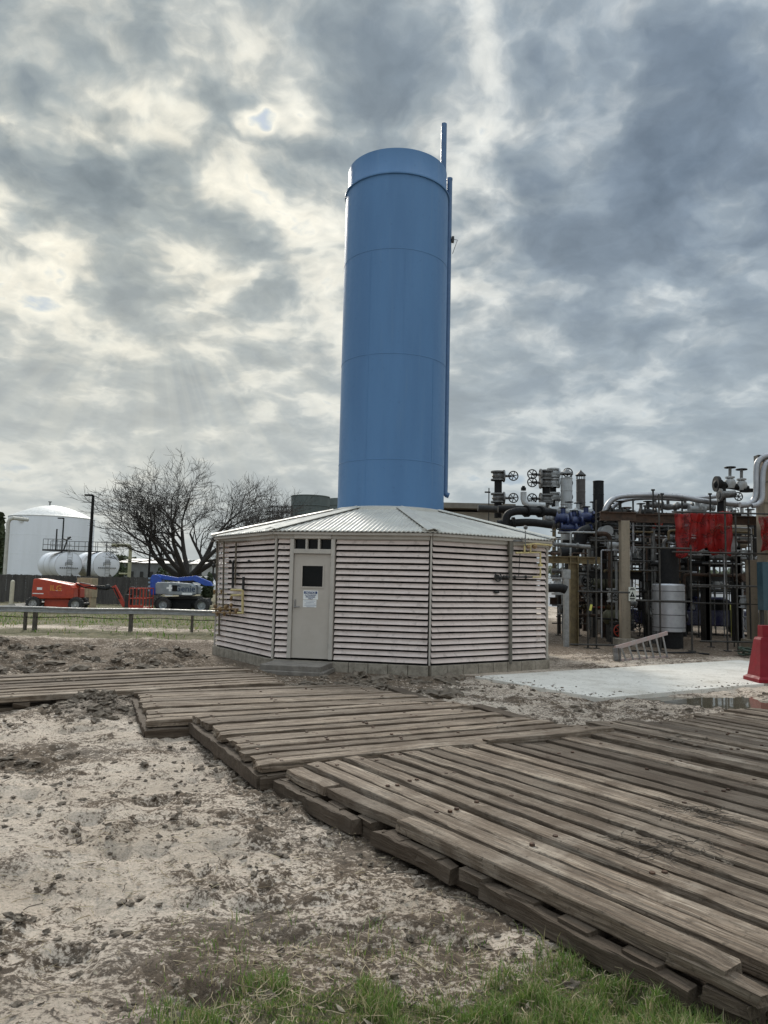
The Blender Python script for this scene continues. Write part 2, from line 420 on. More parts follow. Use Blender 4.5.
def timbers(rows,axis,name,parent,rag=.006,seg=14,bolts=None,wet_dark=False):
    """rows: (start along, end along, centre across, width, z0, z1, tilt) ; axis 0 boards along X, 1 along Y"""
    vs=[];fs=[];tint=[];mi=[]
    for (a0,a1,c,w,z0,z1,tl) in rows:
        n=max(3,int((a1-a0)*seg/4)); t3=(1.0 if wet_dark else random.random()**1.6*.95,random.random(),random.random())  # full dark tint: muddy damp on edge beams, gap shade on layers below
        base=len(vs); ph=random.random()*50; bow=random.uniform(-.010,.012)
        ringn=8; ch=min(.006,(z1-z0)*.25)
        for i in range(n+1):
            u=i/n; a=a0+(a1-a0)*u
            j=lambda k:(random.uniform(-1,1)*rag)
            w2=w/2; cc=c+.006*math.sin(ph+u*5)+tl*(u-.5)
            zz=bow*math.sin(u*PI)+random.uniform(-1,1)*rag*.25
            end=.010 if i in(0,n) else 0
            pts=[(-w2+ch,z1-end+j(0)*.4),(w2-ch,z1-end+j(1)*.4),(w2+j(2),z1-ch),(w2+j(2)*.5,z0+ch),(w2-ch,z0),(-w2+ch,z0),(-w2+j(3)*.5,z0+ch),(-w2+j(3),z1-ch)]
            for (b_,z_) in pts:
                aa=a+(random.uniform(-.02,.02) if i in (0,n) else 0)
                p=(aa,cc+b_,z_+zz) if axis==0 else (cc+b_,aa,z_+zz)
                vs.append(p); tint.append((*t3,1))
        for i in range(n):
            for k in range(ringn):
                k2=(k+1)%ringn; fs.append((base+i*8+k2,base+i*8+k,base+(i+1)*8+k,base+(i+1)*8+k2) if axis==0 else (base+i*8+k,base+i*8+k2,base+(i+1)*8+k2,base+(i+1)*8+k)); mi.append(0)
        fs.append(tuple(base+k for k in range(8))); mi.append(0)
        fs.append(tuple(base+n*8+k for k in reversed(range(8)))); mi.append(0)
    if bolts:
        for (x,y,z) in bolts:
            b0=len(vs)
            for zz,r in ((z-.01,.017),(z+.004,.016)):
                for k in range(7):
                    tt=2*PI*k/7; vs.append((x+r*math.cos(tt),y+r*math.sin(tt),zz)); tint.append((0,0,0,1))
            for k in range(7): k2=(k+1)%7; fs.append((b0+k,b0+k2,b0+7+k2,b0+7+k)); mi.append(1)
            fs.append(tuple(b0+7+k for k in range(7))); mi.append(1)
    me=bpy.data.meshes.new(name); me.from_pydata(vs,[],fs); me.materials.append(TIMBER); me.materials.append(RUSTBOLT)
    me.polygons.foreach_set('material_index',mi)
    ca=me.color_attributes.new('tint','FLOAT_COLOR','POINT'); ca.data.foreach_set('color',np.array(tint,dtype=np.float32).ravel())
    me.update()
    o=bpy.data.objects.new(name,me); COL.objects.link(o); o.parent=parent; return o
for k,(o0,d,l,w,zt,lab) in enumerate(MATSPEC):
    ang=math.atan2(d[1],d[0]); sgn=1 if w>0 else -1; w=abs(w)
    root=thing('timber_mat',(o0[0],o0[1],0),lab,'timber mat','timber mats laid over the mud',rz=ang)
    nb=12 if k in(2,3,4,5) else 11
    pitch=w/nb; rows=[];bolts=[]
    for i in range(nb):
        jit=random.uniform(-.006,.006); bw=pitch-random.uniform(.042,.064)
        a0=random.uniform(-.03,.04); a1=l+random.uniform(-.05,.05)
        if k==1: a1-=0.085*i
        if k==2: a1=l-.02-(.085*i if i>1 else 0)+random.uniform(-.08,.08)
        z1=zt+random.uniform(-.014,.014)
        if k==3 and i==0:
            rows.append((a0+.12,a1-1.5,sgn*(pitch*.5-.0),bw,zt-.075,z1,0.0)); rows.append((a1-1.46,a1-.62,sgn*(pitch*.55),bw*.86,zt-.078,z1-.014,.012)); rows.append((a1-.60,a1,sgn*(pitch*.46),bw*1.02,zt-.072,z1-.006,-.012)); rows.append((a0-.03,a0+.35,sgn*(pitch*.30),bw*.6,zt-.08,z1-.03,.01)) ; continue
        rows.append((a0,a1,sgn*(pitch*(i+.5)+jit),bw,zt-.072,z1,random.uniform(-.008,.008)))
        nbx=6
        for q in range(nbx):
            xx=.14+(l-.28)*q/(nbx-1)
            if a0+.05<xx<a1-.05:
                for s_ in(-.25,.25):
                    if random.random()<.4: bolts.append((xx+random.uniform(-.03,.03),sgn*(pitch*(i+.5)+s_*bw),z1+.002))
    if k==2:  # loose curved end board at the front of the middle mat
        rows.append((2.2,l+.05,sgn*.06,.10,zt-.02,zt+.035,.03))
    timbers(rows,0,'deck_boards',root,rag=.0045,seg=34,bolts=bolts)
    if k in(1,2,3):
        rows=[]; a=-.05 if k!=3 else .25
        while a<l-.2:
            L_=random.uniform(.35,1.5); rows.append((a,min(l,a+L_),sgn*(-.012+random.uniform(-.02,.015)),.085,zt-.19,zt-.078+random.uniform(-.02,.004),random.uniform(-.02,.02))); a+=L_+random.choice([0,.02,.08,.25])
        timbers(rows,0,'edge_beam',root,rag=.010,seg=50,wet_dark=True)
        if k in(1,2):
            rows=[(random.uniform(-.02,.02),abs(w),-.02,.08,zt-.19,zt-.078,0)] if sgn>0 else []
            if rows: timbers(rows,1,'edge_beam',root,rag=.010,seg=50,wet_dark=True)
    nc=11 if k in(3,4,5) else 10
    for i in range(nc):
        xx=.12+(l-.24)*i/(nc-1)
        c0,c1=(-.015,w-.03) if sgn>0 else (-w+.03,.015)
        ext=random.uniform(-.03,.03)
        timbers([(c0-(ext if sgn>0 else 0),c1+(ext if sgn<0 else 0),xx,.19,zt-.140,zt-.074,0)],1,'crossbeam',root,rag=.006,seg=14,wet_dark=True)  # damp brown, tinted darker as the shade under the deck
    if zt>.14:
        rows=[]
        for i in range(0,nb,1):
            rows.append((random.uniform(-.05,.05),l+random.uniform(-.05,.05),sgn*(pitch*(i+.5)),pitch-.04,zt-.215,zt-.142,0))
        timbers(rows,0,'bottom_boards',root,rag=.006,seg=14,wet_dark=True)  # dark tint paints the shade seen through the deck gaps

# ------------------------------------------------------------------ octagonal building
BEIGE=mat('beige_siding',(.68,.565,.505),(.58,.475,.42),2.2,.55,0,.04,40,streak=True,dirt=.35)
BEIGE2=mat('beige_trim',(.47,.425,.37),(.41,.37,.32),3,.5,0,.03,30,dirt=.10)
DOORM=mat('door_paint',(.45,.40,.345),(.42,.37,.315),2.5,.45,0,.02,60,dirt=.05)
ROOFM=mat('galvanised_roof',(.50,.48,.425),(.43,.41,.365),1.5,.55,.05,.04,30,streak=False,dirt=.22)
BLOCK=mat('grey_block',(.31,.27,.215),(.20,.17,.13),7,.85,0,.35,30,dirt=.5)
SLAB=mat('step_slab',(.22,.195,.165),(.15,.13,.11),5,.85,0,.3,40,dirt=.5)
DARKGLASS=mat('dark_glass',(.004,.005,.005),(.008,.008,.008),5,.15,0,spec=.12,rvar=.05)
HANDLE=mat('dull_steel',(.30,.29,.28),(.20,.19,.18),20,.4,.8)
BACK=mat('interior_shade_black',(.012,.011,.010),(.018,.016,.015),5,.9)  # black stands in for the shade of the dark interior
bld=thing('louvered_building',(BC.x,BC.y,0),'low eight sided building of beige horizontal louvers with a shallow metal roof','building')
def fac(i):   # facet i normal angle, outward n, tangent t
    a=R(BANG-22.5+45*i); return Vector((math.cos(a),math.sin(a),0)),Vector((-math.sin(a),math.cos(a),0))
APO=BR*math.cos(PI/8); HS=BR*math.sin(PI/8)
def FP(i,s,o,z):
    n,t_=fac(i); return BC+n*(APO+o)+t_*s+Vector((0,0,z))
# door opening on facet 0 from the photograph's door posts
def facet_s(px,py,i):
    n,t_=fac(i); r=ray(px,py); o=Vector((0,0,H)); c=BC+n*APO
    k=(c-o).dot(n)/r.dot(n); p=o+r*k; return (p-c).dot(t_),p.z
sL,zf=facet_s(291.3,556,0); sR,_=facet_s(335.8,556,0); _,zt0=facet_s(313,535.5,0); _,ztb=facet_s(313,549.2,0); _,zdt=facet_s(313,553.8,0); _,zdb=facet_s(311,658.5,0)
print('door',sL,sR,zt0,ztb,zdt,zdb)
Z0,Z1=.17,2.50; NS=20
def louvers(mb,i,s0,s1,z0,z1,n):
    hp=(z1-z0)/n
    for k in range(n):
        zb=z0+k*hp; zt=zb+hp
        wob=random.uniform(-.005,.005)
        prof=[(-.022,zt-.02*hp),(-.006,zt),(.006,zt-.05*hp),(.048+wob,zb+.36*hp),(.050+wob,zb+.31*hp),(.040+wob,zb+.295*hp),(-.022,zt-.10*hp)]
        segs=6; ds=[random.uniform(-.0025,.0025) for _ in range(segs+1)]
        for j in range(segs):
            a=s0+(s1-s0)*j/segs; b=s0+(s1-s0)*(j+1)/segs
            vs=[FP(i,a,o_,z_+(ds[j] if o_>0 else 0)) for o_,z_ in prof]+[FP(i,b,o_,z_+(ds[j+1] if o_>0 else 0)) for o_,z_ in prof]
            q=len(prof); mb.add(vs,[(x_,x_+q,x_+1+q,x_+1) for x_ in range(q-1)],False)
    nn=max(2,int((s1-s0)/.5)); w_=fac(i)[1]
    mb.cur=1  # carriers take the same black, to sink into the gap shade
    for j in range(nn+1):
        a=s0+.02+(s1-s0-.04)*j/nn; mb.box(FP(i,a,-.016,(z0+z1)/2),(.03,.012,z1-z0+.02),math.atan2(w_.y,w_.x))
    mb.cur=0
for i in range(8):
    mb=MB()
    if i==0:
        louvers(mb,i,-HS+.03,sL-.02,Z0,Z1,NS); mb.build('louver_wall',[BEIGE,BACK],bld); mb=MB(); louvers(mb,i,sR+.02,HS-.03,Z0,Z1,NS)
    elif i in (0,1,7,2,6): louvers(mb,i,-HS+.03,HS-.03,Z0,Z1,NS)
    else:
        louvers(mb,i,-HS+.03,HS-.03,Z0,Z1,NS)
    mb.build('louver_wall',[BEIGE,BACK],bld)
    mb=MB()   # header band under the eave
    n,t_=fac(i); ang=math.atan2(t_.y,t_.x)
    mb.box(FP(i,0,.030,2.565),(2*HS-.02,.07,.10),ang); mb.box(FP(i,0,.02,2.507),(2*HS-.02,.05,.012),ang)
    mb.build('header_trim',BEIGE2,bld)
    mb=MB()
    nblk=8
    for k in range(nblk):
        wv=2*HS/nblk; mb.box(FP(i,-HS+wv*(k+.5),.03+random.uniform(-.004,.004),.065),(wv-.012,.12,.20),ang)
    mb.box(FP(i,0,-.02,.05),(2*HS-.04,.10,.22),ang)
    mb.build('block_footing',BLOCK,bld,bevel=.006)
    a=R(BANG+45*(i)-45+45)
    c=BC+Vector((math.cos(a),math.sin(a),0))*(BR+.035)
    mb=MB(); mb.box(c+Vector((0,0,(Z0+2.6)/2)),(.045,.032,2.6-Z0),a); mb.build('corner_trim',BEIGE2,bld,bevel=.006)
mb=MB()
mb.lathe([(BR-.20,.02),(BR-.20,2.6)],BC,8); mb.build('interior_shade_shell',BACK,bld).rotation_euler=(0,0,R(BANG))  # black shell in place of the shaded room behind the louvers
# roof
RE=BR+.19; ZE=2.665; ZA=3.36; ra=1.28
apoE=RE*math.cos(PI/8); hsE=RE*math.sin(PI/8)
def zr(d): return ZE+(ZA-ZE)*(apoE-d)/(apoE-ra)
for i in range(8):
    n,t_=fac(i); mb=MB(); st=.0225; N=int(2*hsE/st); 
    cols=[]
    for k in range(N+1):
        s=-hsE+2*hsE*k/N; dmin=max(ra,abs(s)/math.tan(PI/8)); dmin=min(dmin,apoE-.002)
        w_=[.009,.0,-.009,.0][k%4]
        top=BC+n*dmin+t_*s+Vector((0,0,zr(dmin)+w_)); bot=BC+n*apoE+t_*s+Vector((0,0,ZE+w_))
        mid=[bot.lerp(top,f)+Vector((0,0,random.uniform(-.002,.002))) for f in (0,.33,.66,1)]
        cols.append(mid)
    for k in range(N):
        a,b=cols[k],cols[k+1]
        for j in range(3): mb.add([a[j],b[j],b[j+1],a[j+1]],[(0,1,2,3)],False)
        e=Vector((0,0,-.02)); mb.add([a[0],b[0],b[0]+e,a[0]+e],[(3,2,1,0)])
    mb.build('roof_panel',ROOFM,bld)
    mb=MB(); ang=math.atan2(t_.y,t_.x)
    mb.box(BC+n*(apoE-.05)+Vector((0,0,ZE-.055)),(2*hsE-.05,.03,.05),ang); mb.box(BC+n*(apoE-.13)+Vector((0,0,ZE-.045)),(2*hsE-.12,.15,.012),ang)
    mb.build('eave_trim',BEIGE2,bld)
    a=R(BANG+45*i); u=Vector((math.cos(a),math.sin(a),0)); tt=Vector((-math.sin(a),math.cos(a),0))
    mb=MB(); rr=ra/math.cos(PI/8)
    p0=BC+u*(RE+.03)+Vector((0,0,ZE+.045)); p1=BC+u*rr+Vector((0,0,ZA+.045)); dn=Vector((0,0,-.032))
    for sg in (1,-1):
        q0=p0+tt*.13*sg+dn; q1=p1+tt*.13*sg+dn
        th=Vector((0,0,.012))
        vv=[p0,p1,q1,q0] if sg<0 else [p0,q0,q1,p1]
        vv2=[x_+th for x_ in vv]
        mb.add(vv+vv2,[(3,2,1,0),(4,5,6,7),(0,1,5,4),(1,2,6,5),(2,3,7,6),(3,0,4,7)])
    mb.build('ridge_cap',ROOFM,bld)
mb=MB(); mb.lathe([(ra+.16,ZA-.05),(ra+.14,ZA+.02),(1.27,ZA+.06)],BC,48); mb.build('roof_collar',ROOFM,bld)
# door
n,t_=fac(0); ang=math.atan2(t_.y,t_.x); RM=Matrix((t_,Vector((0,0,1)),n)).transposed()
sm=(sL+sR)/2; dw=sR-sL; fw=.075
fr=MB()
for s in (sL+fw/2,sR-fw/2): fr.box(FP(0,s,.03,(zdb+2.5)/2),(fw,.13,2.5-zdb),ang)
fr.box(FP(0,sm,.03,(ztb+zdt)/2),(dw-2*fw,.13,abs(ztb-zdt)),ang)
fr.box(FP(0,sm,.03,(zt0+2.5)/2+.01),(dw-2*fw,.13,max(.03,abs(2.5-zt0))),ang)
fro=fr.build('door_frame',BEIGE2,bld,bevel=.006)
dm=MB(); ld=dw-2*fw-.012
wz0=zdb+(zdt-zdb)*(1-.335-.0); 
# window pixel bounds
ws0,wz1=facet_s(302.8,565.0,0); ws1,wz0=facet_s(323.8,587.6,0)
l0=sL+fw+.006; l1=sR-fw-.006; o_=.025; th=.045
dm.box(FP(0,(l0+ws0)/2,o_,(zdb+zdt)/2),(ws0-l0,th,zdt-zdb-.012),ang)
dm.box(FP(0,(ws1+l1)/2,o_,(zdb+zdt)/2),(l1-ws1,th,zdt-zdb-.012),ang)
dm.box(FP(0,(ws0+ws1)/2,o_,(zdb+wz0)/2),(ws1-ws0,th,wz0-zdb-.012),ang)
dm.box(FP(0,(ws0+ws1)/2,o_,(wz1+zdt)/2),(ws1-ws0,th,zdt-wz1-.012),ang)
door=dm.build('door',DOORM,bld)
mb=MB(); mb.box(FP(0,(ws0+ws1)/2,.02,(wz0+wz1)/2),(ws1-ws0,.012,wz1-wz0),ang); mb.build('window_pane',DARKGLASS,door)
mb=MB()
for a_,b_,c_,d_ in ((ws0-.012,.030,wz0,wz1),(ws1-.012,.030,wz0,wz1)): mb.box(FP(0,a_+.012,.052,(wz0+wz1)/2),(.03,.012,wz1-wz0+.03),ang)
for z_ in (wz0,wz1): mb.box(FP(0,(ws0+ws1)/2,.0525,z_),(ws1-ws0-.03,.012,.03),ang)
mb.build('window_frame',DOORM,door)
mb=MB(); hs,hz=facet_s(295.8,606,0)
mb.box(FP(0,hs,.055,hz+.05),(.035,.012,.16),ang); mb.tube([FP(0,hs,.05,hz-.01),FP(0,hs,.10,hz-.01),FP(0,hs+.11,.10,hz-.01)],.011,8)
mb.build('handle',HANDLE,door)
mb=MB()
for z_ in (zdb+.25,(zdb+zdt)/2,zdt-.2): mb.box(FP(0,l1+.004,.055,z_),(.022,.02,.10),ang)
mb.build('hinges',HANDLE,door)
WHITE=mat('sign_white',(.78,.78,.76),(.70,.70,.68),8,.4,dirt=.03); BLUEINK=mat('sign_blue',(.02,.05,.16),(.02,.045,.14),8,.4)
s0,z1_=facet_s(304.2,590.3,0); s1,z0_=facet_s(318.6,599.6,0); s2,z2_=facet_s(317.0,607.5,0)
mb=MB(); mb.box(FP(0,(s0+s1)/2,.051,(z0_+z1_)/2),(s1-s0,.004,z1_-z0_),ang); sg=mb.build('door_sign',WHITE,door)
mb=MB(); mb.box(FP(0,(s0+s1)/2,.0535,z1_-.045),(s1-s0-.03,.003,.050),ang); mb.build('sign_header',BLUEINK,sg) if False else None
def dpart(text,size,s,z,m,par,out=.0545,bold=0.0):
    p=FP(0,s,out,z); return text_part(text,'lettering',m,size,p,RM,par,bold=bold)
hb=MB(); hb.box(FP(0,(s0+s1)/2,.0545,z1_-.040),(s1-s0-.03,.003,.048),ang); hb.build('sign_header',BLUEINK,door)
for tx,sz,zz,mm_,oo in (('NOTICE',.055,z1_-.041,WHITE,.0575),('AUTHORIZED',.036,z1_-.092,BLUEINK,.0545),('PERSONNEL',.036,z1_-.126,BLUEINK,.0545),('ONLY',.036,z1_-.158,BLUEINK,.0545)):
    dpart(tx,sz,(s0+s1)/2,zz,mm_,door,oo,.0008)
mb=MB(); mb.box(FP(0,(s0+s2)/2,.051,(z0_+z2_)/2-.004),(s2-s0,.004,z0_-z2_-.008),ang); mb.build('door_sign',WHITE,door)
mb=MB()
for k,(wf,zz) in enumerate(((.85,.022),(.6,.05),(.8,.078),(.9,.105),(.6,.132))):
    mb.box(FP(0,(s0+s2)/2+.004*k,.0545,z0_-.008-zz),((s2-s0)*wf,.002,.009),ang)
mb.build('sign_lines',mat('faded_ink',(.25,.28,.36),(.4,.42,.47),60,.5),door)
# transom of three dark panes
mb=MB(); mb.box(FP(0,sm,-.02,(zt0+ztb)/2),(dw-2*fw,.01,zt0-ztb),ang); mb.build('transom_window',DARKGLASS,bld)
mb=MB()
for k in (1,2):
    mb=MB(); mb.box(FP(0,sL+fw+(dw-2*fw)*k/3,.025,(zt0+ztb)/2),(.04,.10,zt0-ztb),ang); mb.build('mullion',BEIGE2,fro)
mb=MB(); q=FP(0,sm-.10,.50,.02); mb.box((q.x,q.y,.075),(1.15,.85,.17),ang); mb.box((q.x-.02,q.y-.02,.02),(1.3,.9,.08),ang+.03)
stp=mb.build('doorstep',SLAB,bld,bevel=.012)
# vent box on roof edge, drop boxes
mb=MB(); p=W(428,529,14.0); mb.box((p.x,p.y,ZE+.03),(.22,.05,.06),R(8)); mb.build('ridge_end_cap',ROOFM,bld)

# ------------------------------------------------------------------ blue tower
BLUE=bpy.data.materials.new('blue_paint'); BLUE.use_nodes=True; t=NT(BLUE.node_tree)
tc=t.n('ShaderNodeTexCoord').outputs['Object']; v=t.vmath('MULTIPLY',tc,(1,1,.15)).outputs[0]
n1=t.noise(v,1.6,5,.6); n2=t.noise(tc,9,4,.6)
c=t.mix(t.mapr(n1,.35,.7),(.080,.190,.365),(.068,.165,.325)); sn=t.noise(t.vmath('MULTIPLY',tc,(6,6,.22)).outputs[0],1.3,6,.65); c=t.mix(t.mapr(sn,.52,.75,0,.35),c,(.12,.21,.33)); c=t.mix(t.mapr(n2,.62,.75,0,.25),c,(.05,.10,.18))

b=t.n('ShaderNodeBsdfPrincipled',{'Base Color':c,'Roughness':t.mapr(n2,.3,.7,.42,.52),'Specular IOR Level':.45})
bp=t.n('ShaderNodeBump',{'Height':n1,'Strength':.03,'Distance':.05}); t.link(bp.outputs[0],b.inputs['Normal'])
o=t.n('ShaderNodeOutputMaterial'); t.link(b.outputs[0],o.inputs[0])
TC=Vector((BC.x+.015,BC.y,0)); TR=1.285
tow=thing('blue_stack',(TC.x,TC.y,3.3),'tall round blue steel stack rising through the middle of the octagonal roof','stack')
def ztow(py): return W(396,py,TC.y-TR).z
ztop=ztow(146.5); zring=ztow(171.5)
seams=[ztow(248),ztow(353),ztow(459)]
mb=MB(); mb.lathe([(TR,3.35),(TR,zring-.02)],TC,96); mb.build('shell',BLUE,tow)
mb=MB(); mb.lathe([(TR-.015,zring),(TR-.045,zring+.05),(TR-.045,ztop),(TR-.065,ztop),(TR-.065,zring)],TC,96); mb.build('top_band',BLUE,tow)
mb=MB(); mb.lathe([(TR-.02,zring-.045),(TR+.035,zring-.045),(TR+.035,zring-.01),(TR-.05,zring+.02)],TC,96); mb.build('flange_ring',BLUE,tow)
for k_,z in enumerate([3.4]+seams):
    zt2=(seams+[zring-.05])[k_] if k_<3 else zring-.05
    a=R(-118+k_*37); mb=MB(); mb.box((TC.x+TR*math.cos(a),TC.y+TR*math.sin(a),(z+zt2)/2),(.008,.022,zt2-z-.03),a); mb.build('vertical_seam',BLUE,tow)
for z in seams:
    mb=MB(); mb.lathe([(TR-.002,z-.012),(TR+.006,z-.006),(TR+.006,z+.006),(TR-.002,z+.012)],TC,96); mb.build('weld_seam',BLUE,tow)
PIPE_B=mat('blue_pipe_paint',(.075,.15,.28),(.06,.125,.24),6,.45,dirt=.1)
mb=MB(); yy=18.15; p1=W(451.3,180,yy); p0=W(446.6,492,yy)
x_=TC.x+TR+.045
mb.tube([(x_,yy,p1.z),(x_,yy,p0.z+.12),(x_,yy,p0.z-.02),(x_+.04,yy,p0.z-.07),(x_+.10,yy,p0.z-.09)],.068,14)
mb.lathe([(.0,.0),(.075,.0),(.075,.05),(.0,.05)],(x_,yy,p1.z-.01),14)
rp=mb.build('riser_pipe',PIPE_B,tow)
mb=MB(); yy=18.9; p1=W(444.5,124,yy); mb.tube([(p1.x-.01,yy,3.2),(p1.x-.01,yy,p1.z)],.075,12); mb.build('vent_pipe',PIPE_B,tow)
mb=MB(); yb=18.15; pb=W(452,240,yb); mb.bar((x_-.14,yb,pb.z),(x_+.10,yb,pb.z),.05,.05); mb.box((x_+.10,yb-.02,pb.z+.0),(.06,.12,.13)); mb.box((x_-.10,yb,pb.z),(.05,.14,.16))
mb.tube([(x_+.12,yb,pb.z+.02),(x_+.22,yb,pb.z+.0),(x_+.10,yb,pb.z-.36)],.008,5)
for zz in (5.2,7.3): mb.box((x_-.08,yb,zz),(.18,.08,.05))
mb.build('pipe_bracket',mat('dark_steel',(.03,.032,.035),(.05,.05,.05),12,.5,.4),tow)

# ------------------------------------------------------------------ common industrial materials
BLACK=mat('black_paint',(.006,.006,.007),(.011,.0105,.010),8,.65,spec=.25,dirt=.2)
DARK=mat('dark_grey_steel',(.032,.031,.029),(.02,.019,.017),8,.55,.3,dirt=.3)
GREY=mat('grey_steel',(.19,.19,.185),(.085,.08,.075),7,.5,.35,dirt=.4)
SILVER=mat('silver_cladding',(.40,.40,.41),(.30,.30,.31),2,.38,.6,.02,5,dirt=.12)
PALEG=mat('pale_grey_paint',(.42,.43,.43),(.34,.34,.33),4,.5,.1,dirt=.2)
RUST=mat('rusty_steel',(.085,.048,.030),(.045,.030,.021),7,.8,.2,.15,dirt=.4)
TAN=mat('tan_concrete',(.27,.22,.16),(.19,.155,.11),4,.85,0,.2,25,streak=True,dirt=.3)
YBROWN=mat('yellow_brown_steel',(.19,.14,.065),(.11,.08,.04),5,.7,.1,dirt=.5)
YELLOW=mat('gas_yellow',(.62,.50,.22),(.46,.37,.18),9,.6,dirt=.45)
BRASS=mat('brassy_fittings',(.36,.24,.11),(.18,.11,.06),14,.55,.4,dirt=.5)
VBLUE=mat('valve_blue',(.018,.032,.11),(.012,.02,.06),9,.45,dirt=.2)
GALV=mat('scaffold_galv',(.060,.055,.048),(.035,.031,.026),9,.55,.4,dirt=.4)
GALVL=mat('light_galvanised',(.34,.34,.33),(.25,.25,.24),9,.5,.5,dirt=.2)
REDP=mat('red_paint',(.42,.045,.02),(.33,.035,.018),5,.4,dirt=.12)
ORANGE=mat('orange_red_paint',(.44,.050,.018),(.36,.038,.015),5,.4,dirt=.12)
RUBBER=mat('tyre_rubber',(.022,.021,.02),(.04,.037,.033),10,.8)
RIM=mat('rim_paint',(.45,.44,.42),(.30,.29,.27),12,.5,dirt=.3)
WHITEP=mat('white_paint',(.80,.81,.84),(.75,.76,.78),.8,.5,streak=True,dirt=.04)
OLDWHITE=mat('old_white',(.58,.58,.56),(.45,.45,.43),3,.6,dirt=.2)
def wheel(mb,c,R0,r,axis,spoke=5):
    c=Vector(c); mb.torus(c,R0,r,axis,22,6)
    for k in range(spoke):
        t=2*PI*k/spoke+.3; a,b=R0*math.cos(t),R0*math.sin(t)
        p={'Z':(a,b,0),'X':(0,a,b),'Y':(b,0,a)}[axis]; mb.tube([c,c+Vector(p)],r*.8,5)
    mb.sphere(c,r*2.2,8,6)

# ------------------------------------------------------------------ piping on the two walls
def on(i,px,py,out=.0):   # point out from facet i under a photo pixel
    s,z=facet_s(px,py,i); return FP(i,s,out,z)
gp=thing('gas_piping',FP(7,0,.1,0),'rusty brass regulators and thin pipes on the left wall of the louvered building','piping')
mb=MB()
for (xa,ya,yb_) in ((221.3,542,612),(228.2,542,610),(240.5,543,585)):
    mb.tube([on(7,xa,ya,.10),on(7,xa-1.0,yb_,.10)],.021,6)
mb.tube([on(7,216,541.5,.12),on(7,238,541.5,.12),on(7,252,541.0,.12)],.012,6)
mb.tube([on(7,222.5,612,.08),on(7,222.5,636,.08)],.022,6)
mb.build('thin_pipe',mat('thin_pipe_steel',(.16,.13,.09),(.10,.08,.06),10,.6,.4),gp)
mb=MB()
mb.tube([on(7,236,590,.11),on(7,247.5,590,.11),on(7,247.5,613,.11),on(7,243,613,.11)],.028,7)
mb.tube([on(7,236,595.5,.11),on(7,247.5,595,.11)],.024,7)
mb.build('yellow_pipe',YELLOW,gp)
mb=MB()
for (xa,ya,r_) in ((220,606,.06),(225,609,.07),(231,607,.07),(236,605,.05),(229,613,.05),(222,613,.05),(235,612,.045),(241,611,.05),(219,591,.04),(226,591,.035),(236,598,.045)):
    p=on(7,xa,ya,.11); mb.sphere(p,r_*.85,8,6); mb.cyl(p,p+Vector((.0,0,-.07)),.018,n=8)
mb.tube([on(7,216,609,.11),on(7,243,609,.11)],.018,7); mb.tube([on(7,217,612.5,.11),on(7,240,613,.11)],.016,7)
mb.build('regulator',BRASS,gp)
mb=MB()
mb.tube([on(7,237,562,.09),on(7,237,588,.10)],.028,7); mb.tube([on(7,237,572,.1),on(7,243.5,576,.1)],.015,6); mb.build('dark_fitting',DARK,gp)
mb=MB(); mb.tube([on(7,247.5,577,.09),on(7,247.5,590,.1)],.030,7); mb.build('dark_fitting',DARK,gp)
mb=MB(); mb.sphere(on(7,218,566,.10),.05,8,6); mb.tube([on(7,218,562,.1),on(7,217,575,.1)],.02,6); mb.build('dark_fitting',DARK,gp)
for xa in(234,238,253): mb=MB(); mb.sphere(on(7,xa,561.5,.09),.035,8,6); mb.build('wall_bolt',DARK,gp)
gp=thing('gas_manifold',FP(1,HS-.5,.1,0),'pale yellow pipe manifold under the eave at the right corner of the louvered building','piping')
mb=MB(); mb.tube([on(1,507.3,543,.09),on(1,507.3,663,.09)],.038,8); mb.box(on(1,507.3,546,.09),(.10,.08,.36),R(30)); mb.build('downpipe',mat('weathered_downpipe',(.12,.11,.09),(.19,.17,.14),6,.6,.3,dirt=.3),gp)
mb=MB()
mb.tube([on(1,511,553,.14),on(1,535.5,552.5,.14),on(1,535.5,564.5,.14)],.020,8)
mb.tube([on(1,519,552,.16),on(1,519,545,.16),on(1,530,544,.16),on(1,546,545.5,.16)],.020,8)
mb.tube([on(1,535.5,568,.14),on(1,535.5,577,.14),on(1,528,577,.14)],.018,8)
mb.tube([on(1,525,544,.16),on(1,525,552,.16)],.018,8); mb.cyl(on(1,535.5,564,.14),on(1,535.5,566.5,.14),.05,n=10)
mb.build('yellow_pipe',YELLOW,gp)
mb=MB(); mb.sphere(on(1,529,546.5,.16),.055,10,8); mb.sphere(on(1,522,547,.18),.04,8,6); mb.build('regulator',BRASS,gp)
mb=MB()
nn_,tt_=fac(1)
pc=on(1,495,577,.09)
ringv=[pc+tt_*(.085*math.cos(2*PI*k/20))+Vector((0,0,.085*math.sin(2*PI*k/20))) for k in range(21)]
mb.tube(ringv,.014,6,caps=False); mb.tube([pc,on(1,531,577,.12)],.017,7)
for xa in (500,503,511,522): mb.sphere(on(1,xa,577,.11),.036,8,6)
mb.tube([pc-nn_*.1,pc],.05,10)
mb.sphere(on(1,494.5,592,.06),.04,8,6,sc=(1.6,1,.7))
mb.tube([on(1,516,552,.12),on(1,514.5,576,.12)],.008,5)
mb.build('sight_gauge',DARK,gp)
mb=MB(); mb.cyl(on(1,518.5,546,.2),on(1,518.5,531,.2),.012,n=6); mb.sphere(on(1,518.7,528,.2),.045,10,8); mb.tube([on(1,508.5,541,.12),on(1,516,541,.15),on(1,516,538,.15)],.03,7); mb.build('weatherhead',GREY,gp)

